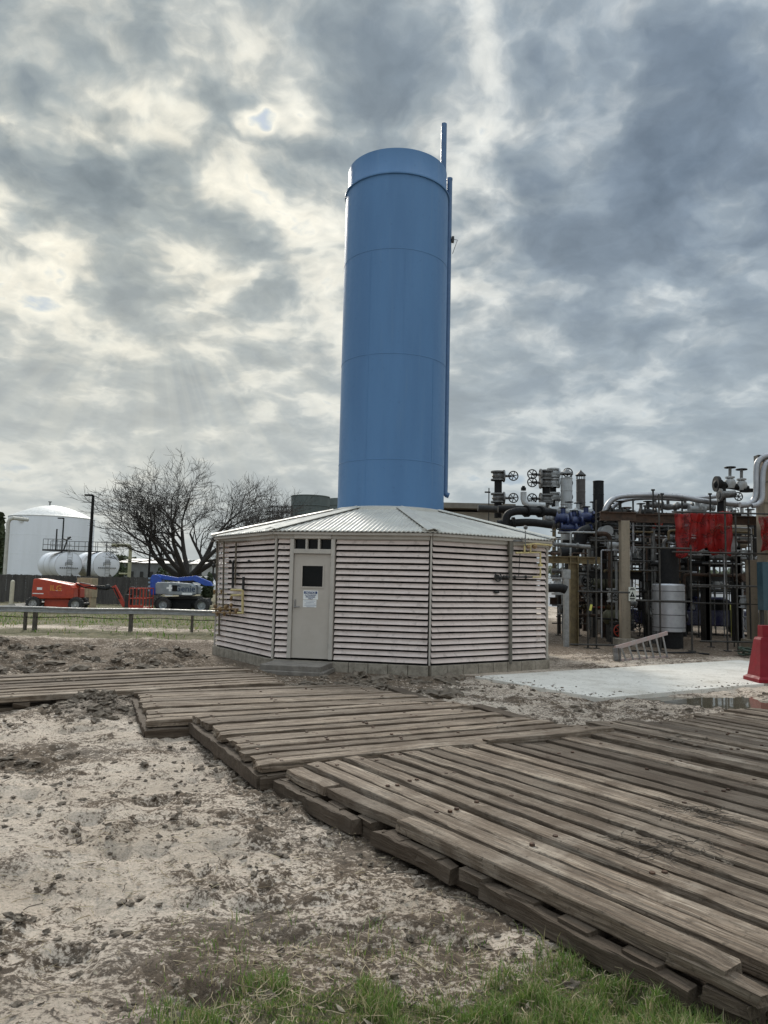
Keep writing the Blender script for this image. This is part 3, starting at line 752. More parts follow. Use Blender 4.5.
# ------------------------------------------------------------------ guardrail
gr=thing('guardrail',(-8.5,23.4,0),'long galvanised guardrail on short posts running across the far grass','guardrail')
gd=Vector((6.54,.59,0)).normalized(); g0=G(0,609,.62)-gd*8; Lg=17.0
prof=[(0,.15),(.035,.13),(.035,.07),(-.005,.03),(-.005,-.03),(.035,-.07),(.035,-.13),(0,-.15)]
gn=Vector((gd.y,-gd.x,0)); mb=MB()
N=40
for k in range(N):
    a=g0+gd*(Lg*k/N); b=g0+gd*(Lg*(k+1)/N)
    za=.012*math.sin(k*.7); zb=.012*math.sin((k+1)*.7)
    vs=[a+gn*o_+Vector((0,0,z_*.62+za)) for o_,z_ in prof]+[b+gn*o_+Vector((0,0,z_*.62+zb)) for o_,z_ in prof]; q=len(prof)
    mb.add(vs,[(i+1,i,i+q,i+1+q) for i in range(q-1)],False); 
mb.build('rail',GALVL,gr)
for px in (-60,32,43,145,205):
    p=G(px,612.5,.5); tt=(p-g0).dot(gd); p=g0+gd*tt
    mb=MB(); w_=.09 if px in(43,145,-60) else .05; mb.box((p.x,p.y+.12,.26),(w_,.16,.68)); mb.build('post',mat('old_post',(.10,.085,.065),(.06,.05,.04),8,.9),gr)
mb=MB(); pts=[]
for k in range(61):
    a=g0+gd*(Lg*k/60)-gn*.1; pts.append((a.x,a.y,.43-.05*abs(math.sin(k*.35))))
mb.tube(pts,.012,5); mb.build('cable',BLACK,gr)

# ------------------------------------------------------------------ boom lifts
def tyre(name,c,r,w,parent,rimm):
    c=Vector(c)
    mb=MB(); mb.lathe([(r*.56,-w/2),(r*.9,-w/2),(r,-w*.32),(r,w*.32),(r*.9,w/2),(r*.56,w/2)],c,24,'Y')
    for k in range(18):
        t=2*PI*k/18; mb.box(c+Vector((math.sin(t)*r,0,math.cos(t)*r)),(.05,w*.9,.035),M=Matrix.Rotation(t,3,'Y'))
    o=mb.build(name,RUBBER,parent)
    mb=MB(); mb.lathe([(0,-w*.30),(r*.18,-w*.34),(r*.2,-w*.22),(r*.45,-w*.16),(r*.57,-w*.42),(r*.57,w*.3),(0,w*.3)],c,20,'Y'); mb.build('rim',rimm,o)
    return o
yl=44.0
def Z(x,y_): return tz(x,y_)
base=Z(-14,44)
p=W(61,609,yl); red=thing('boom_lift',(p.x,yl,base),'orange red boom lift parked beyond the guardrail, its basket folded down to the right','boom lift')
def RL(px,py,d=0.0): 
    q=W(px,py,yl); return Vector((q.x,yl+d,q.z))
bz=RL(61,609).z; print('lift base',bz,base)
rw=RL(41,602.2).z-bz
for (px,d) in ((41,-.95),(82.5,-.95),(33.5,.95),(74,.95)): 
    q=RL(px,609,d); tyre('wheel',(q.x,q.y,base+.42),.42,.34,red,RIM)
dz=base-bz
def poly(pts,f,d=0): return [(f(a,b).x,f(a,b).z+dz) for a,b in pts]
mb=MB(); mb.prism(poly([(50,598),(52,596.5),(72,596.5),(78,598),(78,605),(50,605)],RL),yl-.75,yl+.75); mb.build('chassis',ORANGE,red,bevel=.03)
mb=MB(); 
for px in (41,82.5): q=RL(px,602); mb.cyl((q.x,yl-.9,base+.42),(q.x,yl+.9,base+.42),.09,n=8)
mb.build('axle',DARK,red)
mb=MB(); mb.prism(poly([(41.3,577),(46,576.6),(58,578.8),(78,583),(80.3,586),(80.3,596.5),(39.6,596.5),(39.6,590)],RL),yl-1.0,yl-.25); hood=mb.build('hood',ORANGE,red,bevel=.05)
mb=MB(); mb.prism(poly([(41.3,578),(46,577.6),(58,580.2),(76,584),(78.3,587),(78.3,596),(41,596),(41,590)],RL),yl+.25,yl+1.0); mb.build('hood',ORANGE,red,bevel=.05)
mb=MB(); mb.prism(poly([(50,594),(72,594),(72,598),(50,598)],RL),yl-.4,yl+.4); mb.build('turntable',DARK,red)
RX=Matrix.Rotation(PI/2,3,'X')
q=RL(63.5,586.3); text_part('JLG','lettering',mat('decal_orange',(.62,.24,.04),(.55,.2,.04),5,.5),.46,(q.x,yl-1.01,q.z+dz),RX,red,bold=.01)
mb=MB(); q=RL(66,589.2); mb.box((q.x,yl-1.005,q.z+dz),(.40,.01,.10)); q=RL(47.5,586.5); mb.box((q.x,yl-1.005,q.z+dz),(.30,.01,.14)); q=RL(46,591.3); mb.box((q.x,yl-1.005,q.z+dz),(.62,.01,.05)); mb.build('decal',WHITE,red)
mb=MB(); mb.bar(RL(44,579,0)+Vector((0,0,dz)),RL(80,585,0)+Vector((0,0,dz)),.3,.3); mb.bar(RL(76,582.5,0)+Vector((0,0,dz)),RL(97,586,0)+Vector((0,0,dz)),.22,.22); mb.build('boom',ORANGE,red,bevel=.02)
mb=MB(); mb.tube([RL(80,581,.0)+Vector((0,0,dz)),RL(91,583.3,0)+Vector((0,0,dz))],.06,8); mb.box(RL(103,586,0)+Vector((0,0,dz)),(.5,.3,.25)); mb.sphere(RL(108,585.0)+Vector((0,0,dz)),.17,8,6); mb.bar(RL(95,584.5)+Vector((0,0,dz)),RL(112,585.5)+Vector((0,0,dz)),.15,.15); mb.build('jib_knuckle',DARK,red)
mb=MB(); mb.bar(RL(114,584)+Vector((0,0,dz)),RL(125,604.5)+Vector((0,0,dz)),.2,.22); mb.build('jib',REDP,red)
def basket(f,x0,x1,y0,y1,d0,d1,name,m,parent):
    mb=MB(); A=f(x0,y1); B=f(x1,y0); z0=A.z+dz; z1=B.z+dz; xa,xb=A.x,B.x
    for z in (z0,z1,(z0+z1)/2):
        mb.tube([(xa,yl+d0,z),(xb,yl+d0,z),(xb,yl+d1,z),(xa,yl+d1,z),(xa,yl+d0,z)],.032,6)
    for x in np.linspace(xa,xb,5):
        for d in (d0,d1): mb.tube([(x,yl+d,z0),(x,yl+d,z1)],.026,6)
    mb.box(((xa+xb)/2,yl+(d0+d1)/2,z0+.03),(xb-xa,d1-d0,.05))
    mb.box(((xa+xb)/2,yl+d0,z0+.12),(xb-xa,.03,.16))
    return mb.build(name,m,parent)
basket(RL,134,149,586.5,606,-.9,.9,'basket',REDP,red)
mb=MB(); mb.box(RL(129,599)+Vector((0,0,dz)),(.35,.4,.75)); mb.box(RL(136,590)+Vector((0,0,dz)),(.5,.3,.35)); mb.tube([RL(127,591)+Vector((0,0,dz)),RL(131,585)+Vector((0,0,dz)),RL(137,586)+Vector((0,0,dz))],.05,6); mb.build('control_box',DARK,red)
mb=MB()
for d_ in (-.3,-.2): mb.tube([RL(79,582,d_)+Vector((0,0,dz)),RL(86,585.5,d_)+Vector((0,0,dz)),RL(94,584,d_)+Vector((0,0,dz)),RL(106,586.5,d_)+Vector((0,0,dz)),RL(116,586,d_)+Vector((0,0,dz)),RL(121,597,d_)+Vector((0,0,dz))],.03,5)
mb.build('hydraulic_hose',BLACK,red)
mb=MB(); mb.prism(poly([(57,588.5),(73,588.8),(73,594.5),(57,594.5)],RL),yl-1.012,yl-.99); mb.build('service_panel',REDP,red)
# blue lift
yl=46.0; base=Z(-12,46); bz=RL(185,610.5).z; dz=base-bz
p=RL(187,610); blu=thing('boom_lift',(p.x,yl,base),'blue and grey boom lift parked beside the corner of the louvered building','boom lift')
red['group']=blu['group']='boom lifts parked beyond the guardrail'
GRIM=mat('grey_rim',(.34,.36,.36),(.26,.27,.27),12,.5,dirt=.2)
for (px,d) in ((168.3,-1.0),(206,-1.0),(156.5,1.0),(196,1.0)): q=RL(px,609,d); tyre('wheel',(q.x,q.y,base+.44),.44,.36,blu,GRIM)
mb=MB(); mb.prism(poly([(160,600),(163,597),(208,597),(210,601),(210,604),(160,604)],RL),yl-.6,yl+.6); mb.box(RL(184,604)+Vector((0,0,dz)),(1.2,1.5,.4)); mb.build('chassis',BLACK,blu,bevel=.02)
mb=MB(); mb.prism(poly([(166,595.5),(200,594.5),(200,598),(166,598)],RL),yl-.6,yl+.6); mb.build('turntable',DARK,blu)
HG=mat('hood_grey',(.24,.26,.27),(.20,.215,.225),4,.45,dirt=.1)
mb=MB(); mb.prism(poly([(161,582),(163,580.8),(176,580.6),(195,582.2),(198.3,584.5),(198.3,593),(196,594),(161,592.5)],RL),yl-1.15,yl-.4); mb.build('hood',HG,blu,bevel=.05)
mb=MB(); mb.prism(poly([(163,583),(165,581.8),(178,581.6),(195,583.2),(197,585.5),(197,593),(163,592.5)],RL),yl+.4,yl+1.1); mb.build('hood',HG,blu,bevel=.05)
q=RL(190,587.3); text_part('Genie','lettering',mat('decal_dark',(.03,.05,.09),(.03,.05,.09),5,.5),.52,(q.x,yl-1.16,q.z+dz),RX,blu,bold=.008)
mb=MB(); q=RL(175.5,586.5); mb.box((q.x,yl-1.155,q.z+dz),(.14,.01,.40)); mb.box((q.x,yl-1.156,q.z+dz),(.42,.01,.13)); q=RL(192,592.2); mb.box((q.x,yl-1.155,q.z+dz),(.62,.01,.12)); q=RL(174,593.6); mb.box((q.x,yl-1.1,q.z+dz),(.45,.01,.10)); mb.build('decal',WHITE,blu)
mb=MB(); q=RL(180,586.7); mb.box((q.x,yl-1.15,q.z+dz),(.30,.03,.36)); mb.build('hood_vent',BLACK,blu)
BL=mat('lift_blue',(.02,.075,.38),(.018,.06,.29),5,.4,dirt=.1)
mb=MB(); mb.prism(poly([(152,577),(154,573.5),(159,573),(163,576),(163,592),(153,594),(151.5,588)],RL),yl-.35,yl+.35); mb.build('riser',BL,blu,bevel=.03)
mb=MB(); mb.prism(poly([(156,573.2),(160,573),(178,576.2),(190,575),(196,574.3),(211,580.5),(213,584.5),(206,584.5),(194,579.2),(178,579.8),(158,577.5)],RL),yl-.2,yl+.2); mb.build('boom',BL,blu,bevel=.02)
mb=MB()
for y_ in (577,581,585,589): mb.box(RL(151.3,y_)+Vector((0,-.1,dz)),(.12,.6,.10))
mb.build('riser_step',mat('pale_blue',(.25,.33,.42),(.2,.27,.35),6,.5),blu)
# tan crate/panel behind the red lift, ramp sheet, white post
mb=MB(); yb=47.5; a=W(79,597,yb); b=W(95.5,578,yb); mb.box(((a.x+b.x)/2,yb,(a.z+b.z)/2),(b.x-a.x,.9,b.z-a.z))
for k in range(5): mb.box((a.x+(b.x-a.x)*(k+.5)/5,yb-.46,(a.z+b.z)/2),((b.x-a.x)/5-.03,.03,b.z-a.z-.05))
for xx in (a.x+.1,b.x-.1): mb.box((xx,yb,(a.z+base)/2),(.12,.9,max(.1,a.z-base)))
TANB=mat('tan_plywood',(.40,.32,.20),(.31,.25,.16),5,.75,dirt=.2)
tag(mb.build('plywood_crate',TANB),'tan plywood crate standing behind the orange red boom lift','crate')
mb=MB(); ys=43.0; a=G(-2,600,Z(-20,44)); zz=Z(-20,44)
mb.prism([(W(-12,604,ys).x,zz+.02),(W(3,601,ys).x,zz+.25),(W(23,601,ys).x,zz+.45),(W(30,607,ys).x,zz+.02)],ys-1.0,ys+.6)
tag(mb.build('metal_ramp',mat('ramp_sheet',(.40,.37,.32),(.31,.29,.25),4,.55,.1,dirt=.2)),'low tan sheet metal ramp on the grass left of the orange lift','ramp')
mb=MB(); q=W(11,603,48); zz=Z(q.x,48); mb.tube([(q.x,48,zz-.1),(q.x+.02,48,W(11.5,582,48).z)],.13,10); mb.sphere((q.x+.02,48,W(11.5,582,48).z),.13,10,6)
tag(mb.build('marker_post',mat('cream_post',(.55,.50,.38),(.45,.41,.31),5,.6)),'short cream marker post in front of the dark board fence','post')

# ------------------------------------------------------------------ fence
fz=Z(-20,56); fen=thing('board_fence',(-20,56,fz),'long dark weathered board fence in front of the white tanks','fence')
x0=W(-40,590,56).x; x1=W(161,590,56).x; zt_=W(80,576,56).z
mb=MB(); x=x0
while x<x1: mb.box((x,56+random.uniform(-.012,.012),(fz+zt_)/2+random.uniform(-.03,.03)),(.135,.025,zt_-fz)); x+=.145
mb.build('boards',mat('fence_board',(.075,.068,.06),(.045,.04,.036),3,.9,streak=True),fen)
mb=MB(); 
for z in(fz+.4,zt_-.3): mb.box(((x0+x1)/2,56.06,z),(x1-x0,.05,.09))
mb.build('rail',mat('fence_board',(0,0,0)),fen)

# ------------------------------------------------------------------ white storage tank
yt=92.0; c0=W(7.5,560,yt); c1=W(92,560,yt); tcx=(c0.x+c1.x)/2; tr=(c1.x-c0.x)/2*.945; zt_=W(50,515.5,yt-tr).z; zd=W(50,505.5,yt).z
zb=tz(tcx,yt)
tk=thing('storage_tank',(tcx,yt,zb),'large white upright storage tank with a low domed roof behind the fence','storage tank')
mb=MB(); mb.lathe([(tr,zb-.3),(tr,zt_)],(tcx,yt,0),72); mb.build('shell',WHITEP,tk)
mb=MB(); pr=[(tr+.03,zt_-.05),(tr+.03,zt_+.04)]+[(tr*q_,zt_+.05+(zd-zt_-.05)*(1-q_**1.7)) for q_ in np.linspace(1,0,10)]
mb.lathe(pr,(tcx,yt,0),72); mb.build('dome_roof',OLDWHITE,tk)
mb=MB()
for k in range(1,4): z=zb+(zt_-zb)*k/4; mb.lathe([(tr-.01,z-.03),(tr+.02,z),(tr-.01,z+.03)],(tcx,yt,0),72)
mb.build('weld_seam',WHITEP,tk)
q=W(27,520,yt-tr+1.5); mb=MB(); mb.lathe([(0,-.05),(.38,-.05),(.38,.25),(0,.25)],(q.x,yt-math.sqrt(max(.1,tr*tr-(q.x-tcx)**2))-.1,q.z),18,'Y'); mb.build('manway',OLDWHITE,tk)
q=W(50,503,yt); mb=MB(); mb.cyl((q.x,yt,zd-.1),(q.x,yt,zd+.5),.09,n=8); mb.cyl((q.x,yt,zd+.4),(q.x,yt,zd+.5),.2,n=10); mb.build('roof_vent',GREY,tk)
mb=MB(); yq=80; a=W(4.5,577,yq); b=W(6,518,yq); mb.tube([(a.x,yq,zb),(a.x,yq,b.z-.5),(a.x+.15,yq,b.z-.15),(a.x+.5,yq,b.z),(a.x+1.1,yq+2,b.z)],.2,10)
tag(mb.build('vent_pipe',mat('cream_pipe',(.50,.48,.42),(.40,.38,.33),4,.6)),'tall cream pipe with a bent top at the left side of the domed tank','pipe')

# ------------------------------------------------------------------ horizontal tanks
def htank(px,label):
    yq=70.0; c=W(px,564.8,yq); r=1.23; zb=tz(c.x,yq)
    dv=Vector((-.65,.76,0)).normalized(); L=5.2
    root=thing('fuel_tank',(c.x,yq,zb),label,'fuel tank','white horizontal fuel tanks behind the fence')
    mb=MB(); mb.tube([c,c+dv*L],r,36,caps=False); 
    mb.tube([c-dv*.22,c-dv*.12,c],[.05,r*.75,r],36); mb.tube([c+dv*L,c+dv*(L+.2)],[r,.6],36); mb.build('shell',WHITEP,root)
    mb=MB()
    for k in (.0,.33,.66,1): q=c+dv*(L*k); mb.tube([q-dv*.04,q+dv*.04],r+.015,36,caps=False)
    mb.build('band',OLDWHITE,root)
    for k in (.15,.8):
        q=c+dv*(L*k); mb=MB(); mb.box((q.x,q.y,(zb+c.z-.8)/2),(1.9,.3,c.z-.8-zb),R(-25)); mb.build('saddle',GREY,root)
    fx=Vector((dv.y,-dv.x,0)); mb=MB()
    for (a_,z_,w_,h_) in ((0,.34,.50,.05),(.02,.20,.62,.06),(0,.06,.6,.05),(-.35,.05,.05,.34),(0,-.30,1.75,.13),(.78,0,.14,.14),(.0,.48,.3,.03)):
        pc=c-dv*.235+fx*a_+Vector((0,0,z_)); 
        if a_==0 and w_>1:
            m2=MB()
            for j in range(9): m2.bar(pc+fx*(-.85+j*.19),pc+fx*(-.85+j*.19+.13),.02,.11)
            m2.build('stencil_lettering',mat('stencil_grey',(.10,.10,.10),(.22,.22,.22),9,.6),root)
        elif abs(a_)<.5: mb.bar(pc-fx*w_/2,pc+fx*w_/2,.02,h_)
    mb.build('stencil_marking',mat('stencil_grey',(.10,.10,.10),(.22,.22,.22),9,.6),root)
    mb=MB()
    for sx in (-.2,.2):
        q=c-dv*.28+fx*sx; mb.tube([Vector((q.x,q.y,c.z-1.2)),Vector((q.x,q.y,c.z+1.6))],.018,5)
    for k in range(9): z_=c.z-1.1+k*.3; q=c-dv*.28; mb.tube([Vector((q.x,q.y,z_))-fx*.2,Vector((q.x,q.y,z_))+fx*.2],.014,5)
    mb.build('ladder',GALVL,root)
    return c,r,dv
c1_,r_,dv=htank(68.5,'white horizontal fuel tank with stencil marks, left of the lamp post')
c2_,_,_=htank(106.5,'white horizontal fuel tank with stencil marks, right of the lamp post')
wk=thing('tank_walkway',(c1_.x,70,c1_.z+1.2),'grey steel walkway with handrails over the two horizontal fuel tanks','walkway')
mb=MB(); za=c1_.z+1.32; xa=W(48,550,71).x; xb=W(76,550,71).x; xc=W(117,550,71).x
mb.box(((xa+xc)/2,71,za),(xc-xa,.9,.08)); mb.box(((xa+xb)/2,70.6,za+.02),(xb-xa,1.6,.14)); mb.build('platform',DARK,wk)
mb=MB()
for (a_,b_,y_,hh,st) in ((xa,xb,69.9,1.05,.45),(xb,xc,70.6,.9,1.0),(xa,xc,71.5,.95,.9)):
    for f in (.5,1): mb.tube([(a_,y_,za+hh*f),(b_,y_,za+hh*f)],.03,5)
    x=a_
    while x<=b_: mb.tube([(x,y_,za),(x,y_,za+hh)],.028,5); x+=st
mb.build('handrail',GREY,wk)
for px,top in ((57,529),(68.5,537)):
    mb=MB(); q=W(px,top,70.5); lean=.5 if px>60 else 0; mb.tube([(q.x-lean*.8,70.5,za),(q.x,70.5,q.z)],.07,7)
    if px>60: mb.tube([(q.x-.4,70.4,za+1.1),(q.x-.1,70.4,q.z-.3),(q.x+.25,70.4,q.z)],.09,6)
    mb.build('vent_pipe',DARK,wk)
mb=MB(); yq=66; a=W(129,577,yq); b=W(130,545.5,yq); zb=tz(a.x,yq); xl=W(112,545,yq).x
mb.tube([(a.x,yq,zb),(a.x,yq,b.z-.25),(a.x-.1,yq,b.z-.06),(a.x-.3,yq,b.z),(xl,yq,b.z)],.15,10); mb.tube([(a.x-.9,yq,zb+2.3),(a.x+.0,yq,zb+2.3)],.08,6)
tag(mb.build('loading_arm',mat('dull_yellow',(.46,.44,.27),(.38,.35,.22),4,.6)),'dull yellow gooseneck pipe standing right of the two fuel tanks','pipe')

# ------------------------------------------------------------------ lamp posts
def lamp(px,top,yq,label,r=.09):
    q=W(px,top,yq); zb=tz(q.x,yq); root=thing('lamp_post',(q.x,yq,zb),label,'lamp post','dark lamp posts')
    mb=MB(); mb.tube([(q.x,yq,zb-.1),(q.x,yq,q.z)],[r*1.3,r*.8],10); mb.build('pole',BLACK,root)
    mb=MB(); s_=-1; mb.box((q.x+s_*.32,yq,q.z+.02),(.62,.3,.12)); mb.bar((q.x,yq,q.z-.05),(q.x+s_*.2,yq,q.z+.0),.06,.06); mb.build('lamp_head',BLACK,root)
lamp(93.2,495.5,58,'tallest dark lamp post, standing between the two white horizontal tanks',.13)
lamp(63.8,518.5,84,'thin dark lamp post in front of the domed white tank')
lamp(151.5,523,72,'dark lamp post behind the folded basket, left of the big bare tree')
lamp(164,542,100,'short distant dark lamp post against the trunk of the bare tree',.08)

# ------------------------------------------------------------------ bare trees
BARK=mat('bark',(.042,.035,.030),(.028,.024,.021),6,.9)
def bare_tree(px_base,yq,height,label,seed,lean=0.0,spread=1.0,trunk_r=.42,scale_x=1.0,n0=6):
    rd=random.Random(seed); q=W(px_base,590,yq); zb=tz(q.x,yq)
    root=thing('bare_tree',(q.x,yq,zb),label,'tree','leafless trees')
    mbt=MB(); mbb=MB()
    def limb(p,d,L,r,lev):
        n=4 if lev<3 else 3; pts=[p]; rs=[r]; dd=d.copy(); kids=[]
        for i in range(n):
            dd=(dd+Vector((rd.uniform(-1,1),rd.uniform(-1,1),rd.uniform(-.45,.75)))*.20).normalized()
            dd.z+= (.05 if lev<2 else .02)
            dd.normalize()
            p=p+dd*(L/n); pts.append(p); rs.append(r*(1-.48*(i+1)/n)); kids.append((p.copy(),dd.copy(),rs[-1]))
        (mbt if lev==0 else mbb).tube(pts,rs,8 if lev<2 else 5 if lev<3 else 3,caps=False)
        if lev>=6 or r<.005: return
        m=len(kids)
        for i,(kp,kd,kr) in enumerate(kids):
            cnt=1
            if i==m-1: cnt=2
            if lev==1 and i==0: continue
            for _ in range(cnt):
                ang=rd.uniform(.35,.95)
                ax=kd.orthogonal(); ax.rotate(Matrix.Rotation(rd.uniform(0,2*PI),3,kd)); nd=kd.copy(); nd.rotate(Matrix.Rotation(ang,3,ax))
                if nd.z<-.25: nd.z*=-.3
                nd.x*=1.1*scale_x; nd.normalize()
                f=rd.uniform(.55,.78)
                if lev>=1 and rd.random()<.08: continue
                limb(kp,nd,L*f,max(.013,kr*rd.uniform(.58,.74)),lev+1)
    # short trunk that divides into big spreading limbs
    th=height*.19
    top=Vector((q.x+lean*th,yq,zb+th)); mbt.tube([(q.x,yq,zb-.2),(q.x,yq,zb+.3),top.lerp(Vector((q.x,yq,zb)),.3),top],[trunk_r*1.5,trunk_r*1.1,trunk_r,trunk_r*.92],10)
    for k in range(n0):
        a=2*PI*k/n0+rd.uniform(-.3,.3); el=rd.uniform(.55,1.1)
        d=Vector((math.cos(a)*math.cos(el)*spread,math.sin(a)*math.cos(el)*.9,math.sin(el))).normalized()
        limb(top-Vector((0,0,rd.uniform(0,.5))),d,height*rd.uniform(.32,.40),trunk_r*rd.uniform(.40,.6),1)
    mbt.build('trunk',BARK,root); mbb.build('branches',BARK,root)
    print('tree',len(mbb.f))
bare_tree(186,60,11.6,'big leafless tree with wide spreading limbs behind the blue boom lift',41,spread=1.5,n0=8,trunk_r=.50)
bare_tree(252,76,11.0,'second leafless tree, its crown showing above the left roof edge',19,spread=1.6,trunk_r=.30,n0=4)

# ------------------------------------------------------------------ evergreen trees and shrubs
LEAF=mat('dark_foliage',(.035,.050,.020),(.060,.072,.030),.9,.8); LEAF2=mat('dusty_foliage',(.060,.075,.035),(.095,.10,.05),.9,.8)
def green_tree(px,yq,top,wpx,label,name='evergreen_tree',m=LEAF,n=1500,cat='tree',low=.1):
    q=W(px,top,yq); zb=tz(q.x,yq); hgt=q.z-zb; rw=wpx/2*yq/F
    root=thing(name,(q.x,yq,zb),label,cat)
    mb=MB(); mb.tube([(q.x,yq,zb-.1),(q.x,yq,zb+hgt*.6)],[.03*hgt,.012*hgt],7); mb.build('trunk' if cat=='tree' else 'stem',BARK,root)
    mb=MB(); cl=[]
    for k in range(14): cl.append((random.uniform(-.62,.62),random.uniform(-.5,.5),random.uniform(low+.1,.86),random.uniform(.22,.40)))
    s=.055*max(hgt,rw)
    for k in range(n):
        a,b,c_,rr=random.choice(cl); v=Vector((random.gauss(0,1),random.gauss(0,1),random.gauss(0,1))).normalized()*rr*random.uniform(.55,1)**.5
        tap=1-.35*max(0,c_+v.z-.5)
        p=Vector((q.x+(a+v.x)*rw*tap,yq+(b+v.y)*rw*tap,zb+(min(1.0,max(low,c_+v.z*.6)))*hgt))
        e1=Vector((random.gauss(0,1),random.gauss(0,1),random.gauss(0,1))).normalized(); e2=e1.orthogonal().normalized(); ss=s*random.uniform(.5,1.2)
        mb.add([p-e1*ss,p+e2*ss*.6,p+e1*ss,p-e2*ss*.6],[(0,1,2,3)])
    mb.build('crown' if cat=='tree' else 'foliage',m,root)
green_tree(0,120,514,22,'tall dark evergreen at the left edge, behind the domed tank',n=1600,low=.02)
green_tree(108,84,556,20,'dark bushy evergreen behind the right fuel tank',n=900,low=.02)
green_tree(122,90,562,18,'lower dark evergreen right of the fuel tanks',n=800,low=.02)
green_tree(208,66,571,17,'round dark shrub at the left corner of the louvered building',name='shrub',cat='shrub',n=900,low=.02)
green_tree(163,88,567,16,'round dark shrub under the big bare tree',name='shrub',cat='shrub',n=700,low=.02)

def tree_line(x0,x1,y,h,name,label):
    mb=MB(); rd=np.random.default_rng(9); n=5200
    xs=rd.uniform(x0,x1,n); hh=h*(.55+.65*fbm(xs*.05,xs*0+3.1,4,3)); 
    for x,top in zip(xs,hh):
        z=top*rd.uniform(.0,1)**.6; p=Vector((x,y+rd.uniform(-8,8),z-.6)); s=rd.uniform(.4,1.3)
        e1=Vector(rd.normal(size=3)).normalized(); e2=e1.orthogonal().normalized()
        mb.add([p-e1*s,p+e2*s*.7,p+e1*s,p-e2*s*.7],[(0,1,2,3)])
    o=mb.build(name,LEAF2); tag(o,label,kind='stuff')
tree_line(-180,60,210,9,'distant_woods','far line of trees along the horizon left of the building')
tree_line(60,240,190,8,'distant_woods','far line of trees along the horizon behind the pipework')

# ------------------------------------------------------------------ distant buildings and vehicles
def shed(px0,px1,yq,topy,label,mw,mr,depth=10,doors=3,name='warehouse'):
    a=W(px0,topy,yq); b=W(px1,topy,yq); zb=tz(0,yq)-.6 if px0<300 else -.1; zt=(a.z+b.z)/2
    root=thing(name,((a.x+b.x)/2,yq,zb),label,'building')
    mb=MB(); mb.box(((a.x+b.x)/2,yq+depth/2,(zb+zt)/2),(b.x-a.x,depth,zt-zb)); mb.build('wall',mw,root)
    mb=MB(); w2=(b.x-a.x)/2+.4; cx=(a.x+b.x)/2
    mb.add([(cx-w2,yq-.4,zt+.01),(cx+w2,yq-.4,zt+.01),(cx+w2,yq+depth/2,zt+.9),(cx-w2,yq+depth/2,zt+.9),(cx-w2,yq+depth+.4,zt+.01),(cx+w2,yq+depth+.4,zt+.01)],[(0,1,2,3),(3,2,5,4),(0,3,4),(1,5,2),(0,4,5,1)]); mb.build('roof',mr,root)
    for k in range(doors):
        x=a.x+(b.x-a.x)*(k+.5)/doors; mb=MB(); mb.box((x,yq-.02,zb+.6+(zt-zb)*.33),((b.x-a.x)/doors*.35,.06,(zt-zb)*.5)); mb.build('window',DARK,root)
PALEW=mat('pale_wall',(.45,.44,.42),(.36,.35,.33),.8,.7); GRW=mat('grey_wall',(.16,.16,.155),(.12,.12,.115),.8,.7); RFG=mat('grey_roof',(.28,.28,.28),(.20,.20,.20),.8,.6)
shed(118,176,130,563,'long low grey warehouse behind the dull yellow pipe',GRW,RFG,16,6)
shed(192,222,115,564,'low pale building at the left roof corner of the louvered building',PALEW,RFG,12,2)
def car(px,py,yq,L,Hh,col,label,name='parked_car',cat='car',rz=0.0,pickup=False,group=None):
    q=W(px,py,yq); zb=tz(q.x,yq)
    root=thing(name,(q.x,yq,zb),label,cat,group); ox=q.x
    s=L/4.6; w=.9; zz=zb
    if cat=='van': body=[(-2.3,.35),(-2.3,1.9),(-2.2,2.05),(1.3,2.05),(1.8,1.25),(2.25,1.05),(2.3,.35)]
    elif pickup: body=[(-2.3,.45),(-2.3,1.10),(-.55,1.10),(-.50,1.72),(.45,1.75),(1.0,1.15),(2.2,1.02),(2.3,.5),(2.25,.42)]
    else: body=[(-2.25,.35),(-2.3,.95),(-1.9,1.05),(-1.2,1.5),(.3,1.5),(1.05,1.0),(2.1,.88),(2.3,.6),(2.25,.35)]
    hf=Hh/max(b for a,b in body)
    mb=MB(); mb.prism([(ox+a*s,zz+b*hf) for a,b in body],yq-w,yq+w); mb.build('body',col,root,bevel=.05)
    wn={'van':[(-2.0,1.35),(-2.0,1.85),(1.2,1.85),(1.62,1.35)]}.get(cat,[(-.42,1.15),(-.38,1.62),(.38,1.64),(.82,1.16)] if pickup else [(-1.5,1.02),(-1.1,1.4),(.25,1.4),(.85,1.02)])
    mb=MB(); mb.prism([(ox+a*s,zz+b*hf) for a,b in wn],yq-w-.012,yq+w+.012); mb.build('window',DARKGLASS,root)
    for a in (-1.45,1.45):
        for d in (-w+.08,w-.08): tyre('wheel',(ox+a*s,yq+d,zz+.35),.35,.24,root,RIM)
    mb=MB(); mb.box((ox+2.27*s,yq-.6,zz+.75*hf),(.08,.3,.14)); mb.box((ox+2.27*s,yq+.6,zz+.75*hf),(.08,.3,.14)); mb.build('headlight',WHITE,root)
CW=mat('car_white',(.75,.75,.75),(.7,.7,.7),2,.3); CG=mat('car_grey',(.20,.21,.22),(.18,.19,.2),2,.3); NAVY=mat('car_navy',(.010,.011,.05),(.008,.009,.04),2,.25)
car(150,572,98,4.6,1.5,CW,'small white car parked far off, left of the bare tree trunk')
car(133,573,104,4.9,1.7,CG,'small grey car parked far off beyond the dull yellow pipe')
car(200,570,100,5.4,2.3,CW,'white van parked far off, right of the bare tree trunk',name='parked_van',cat='van')

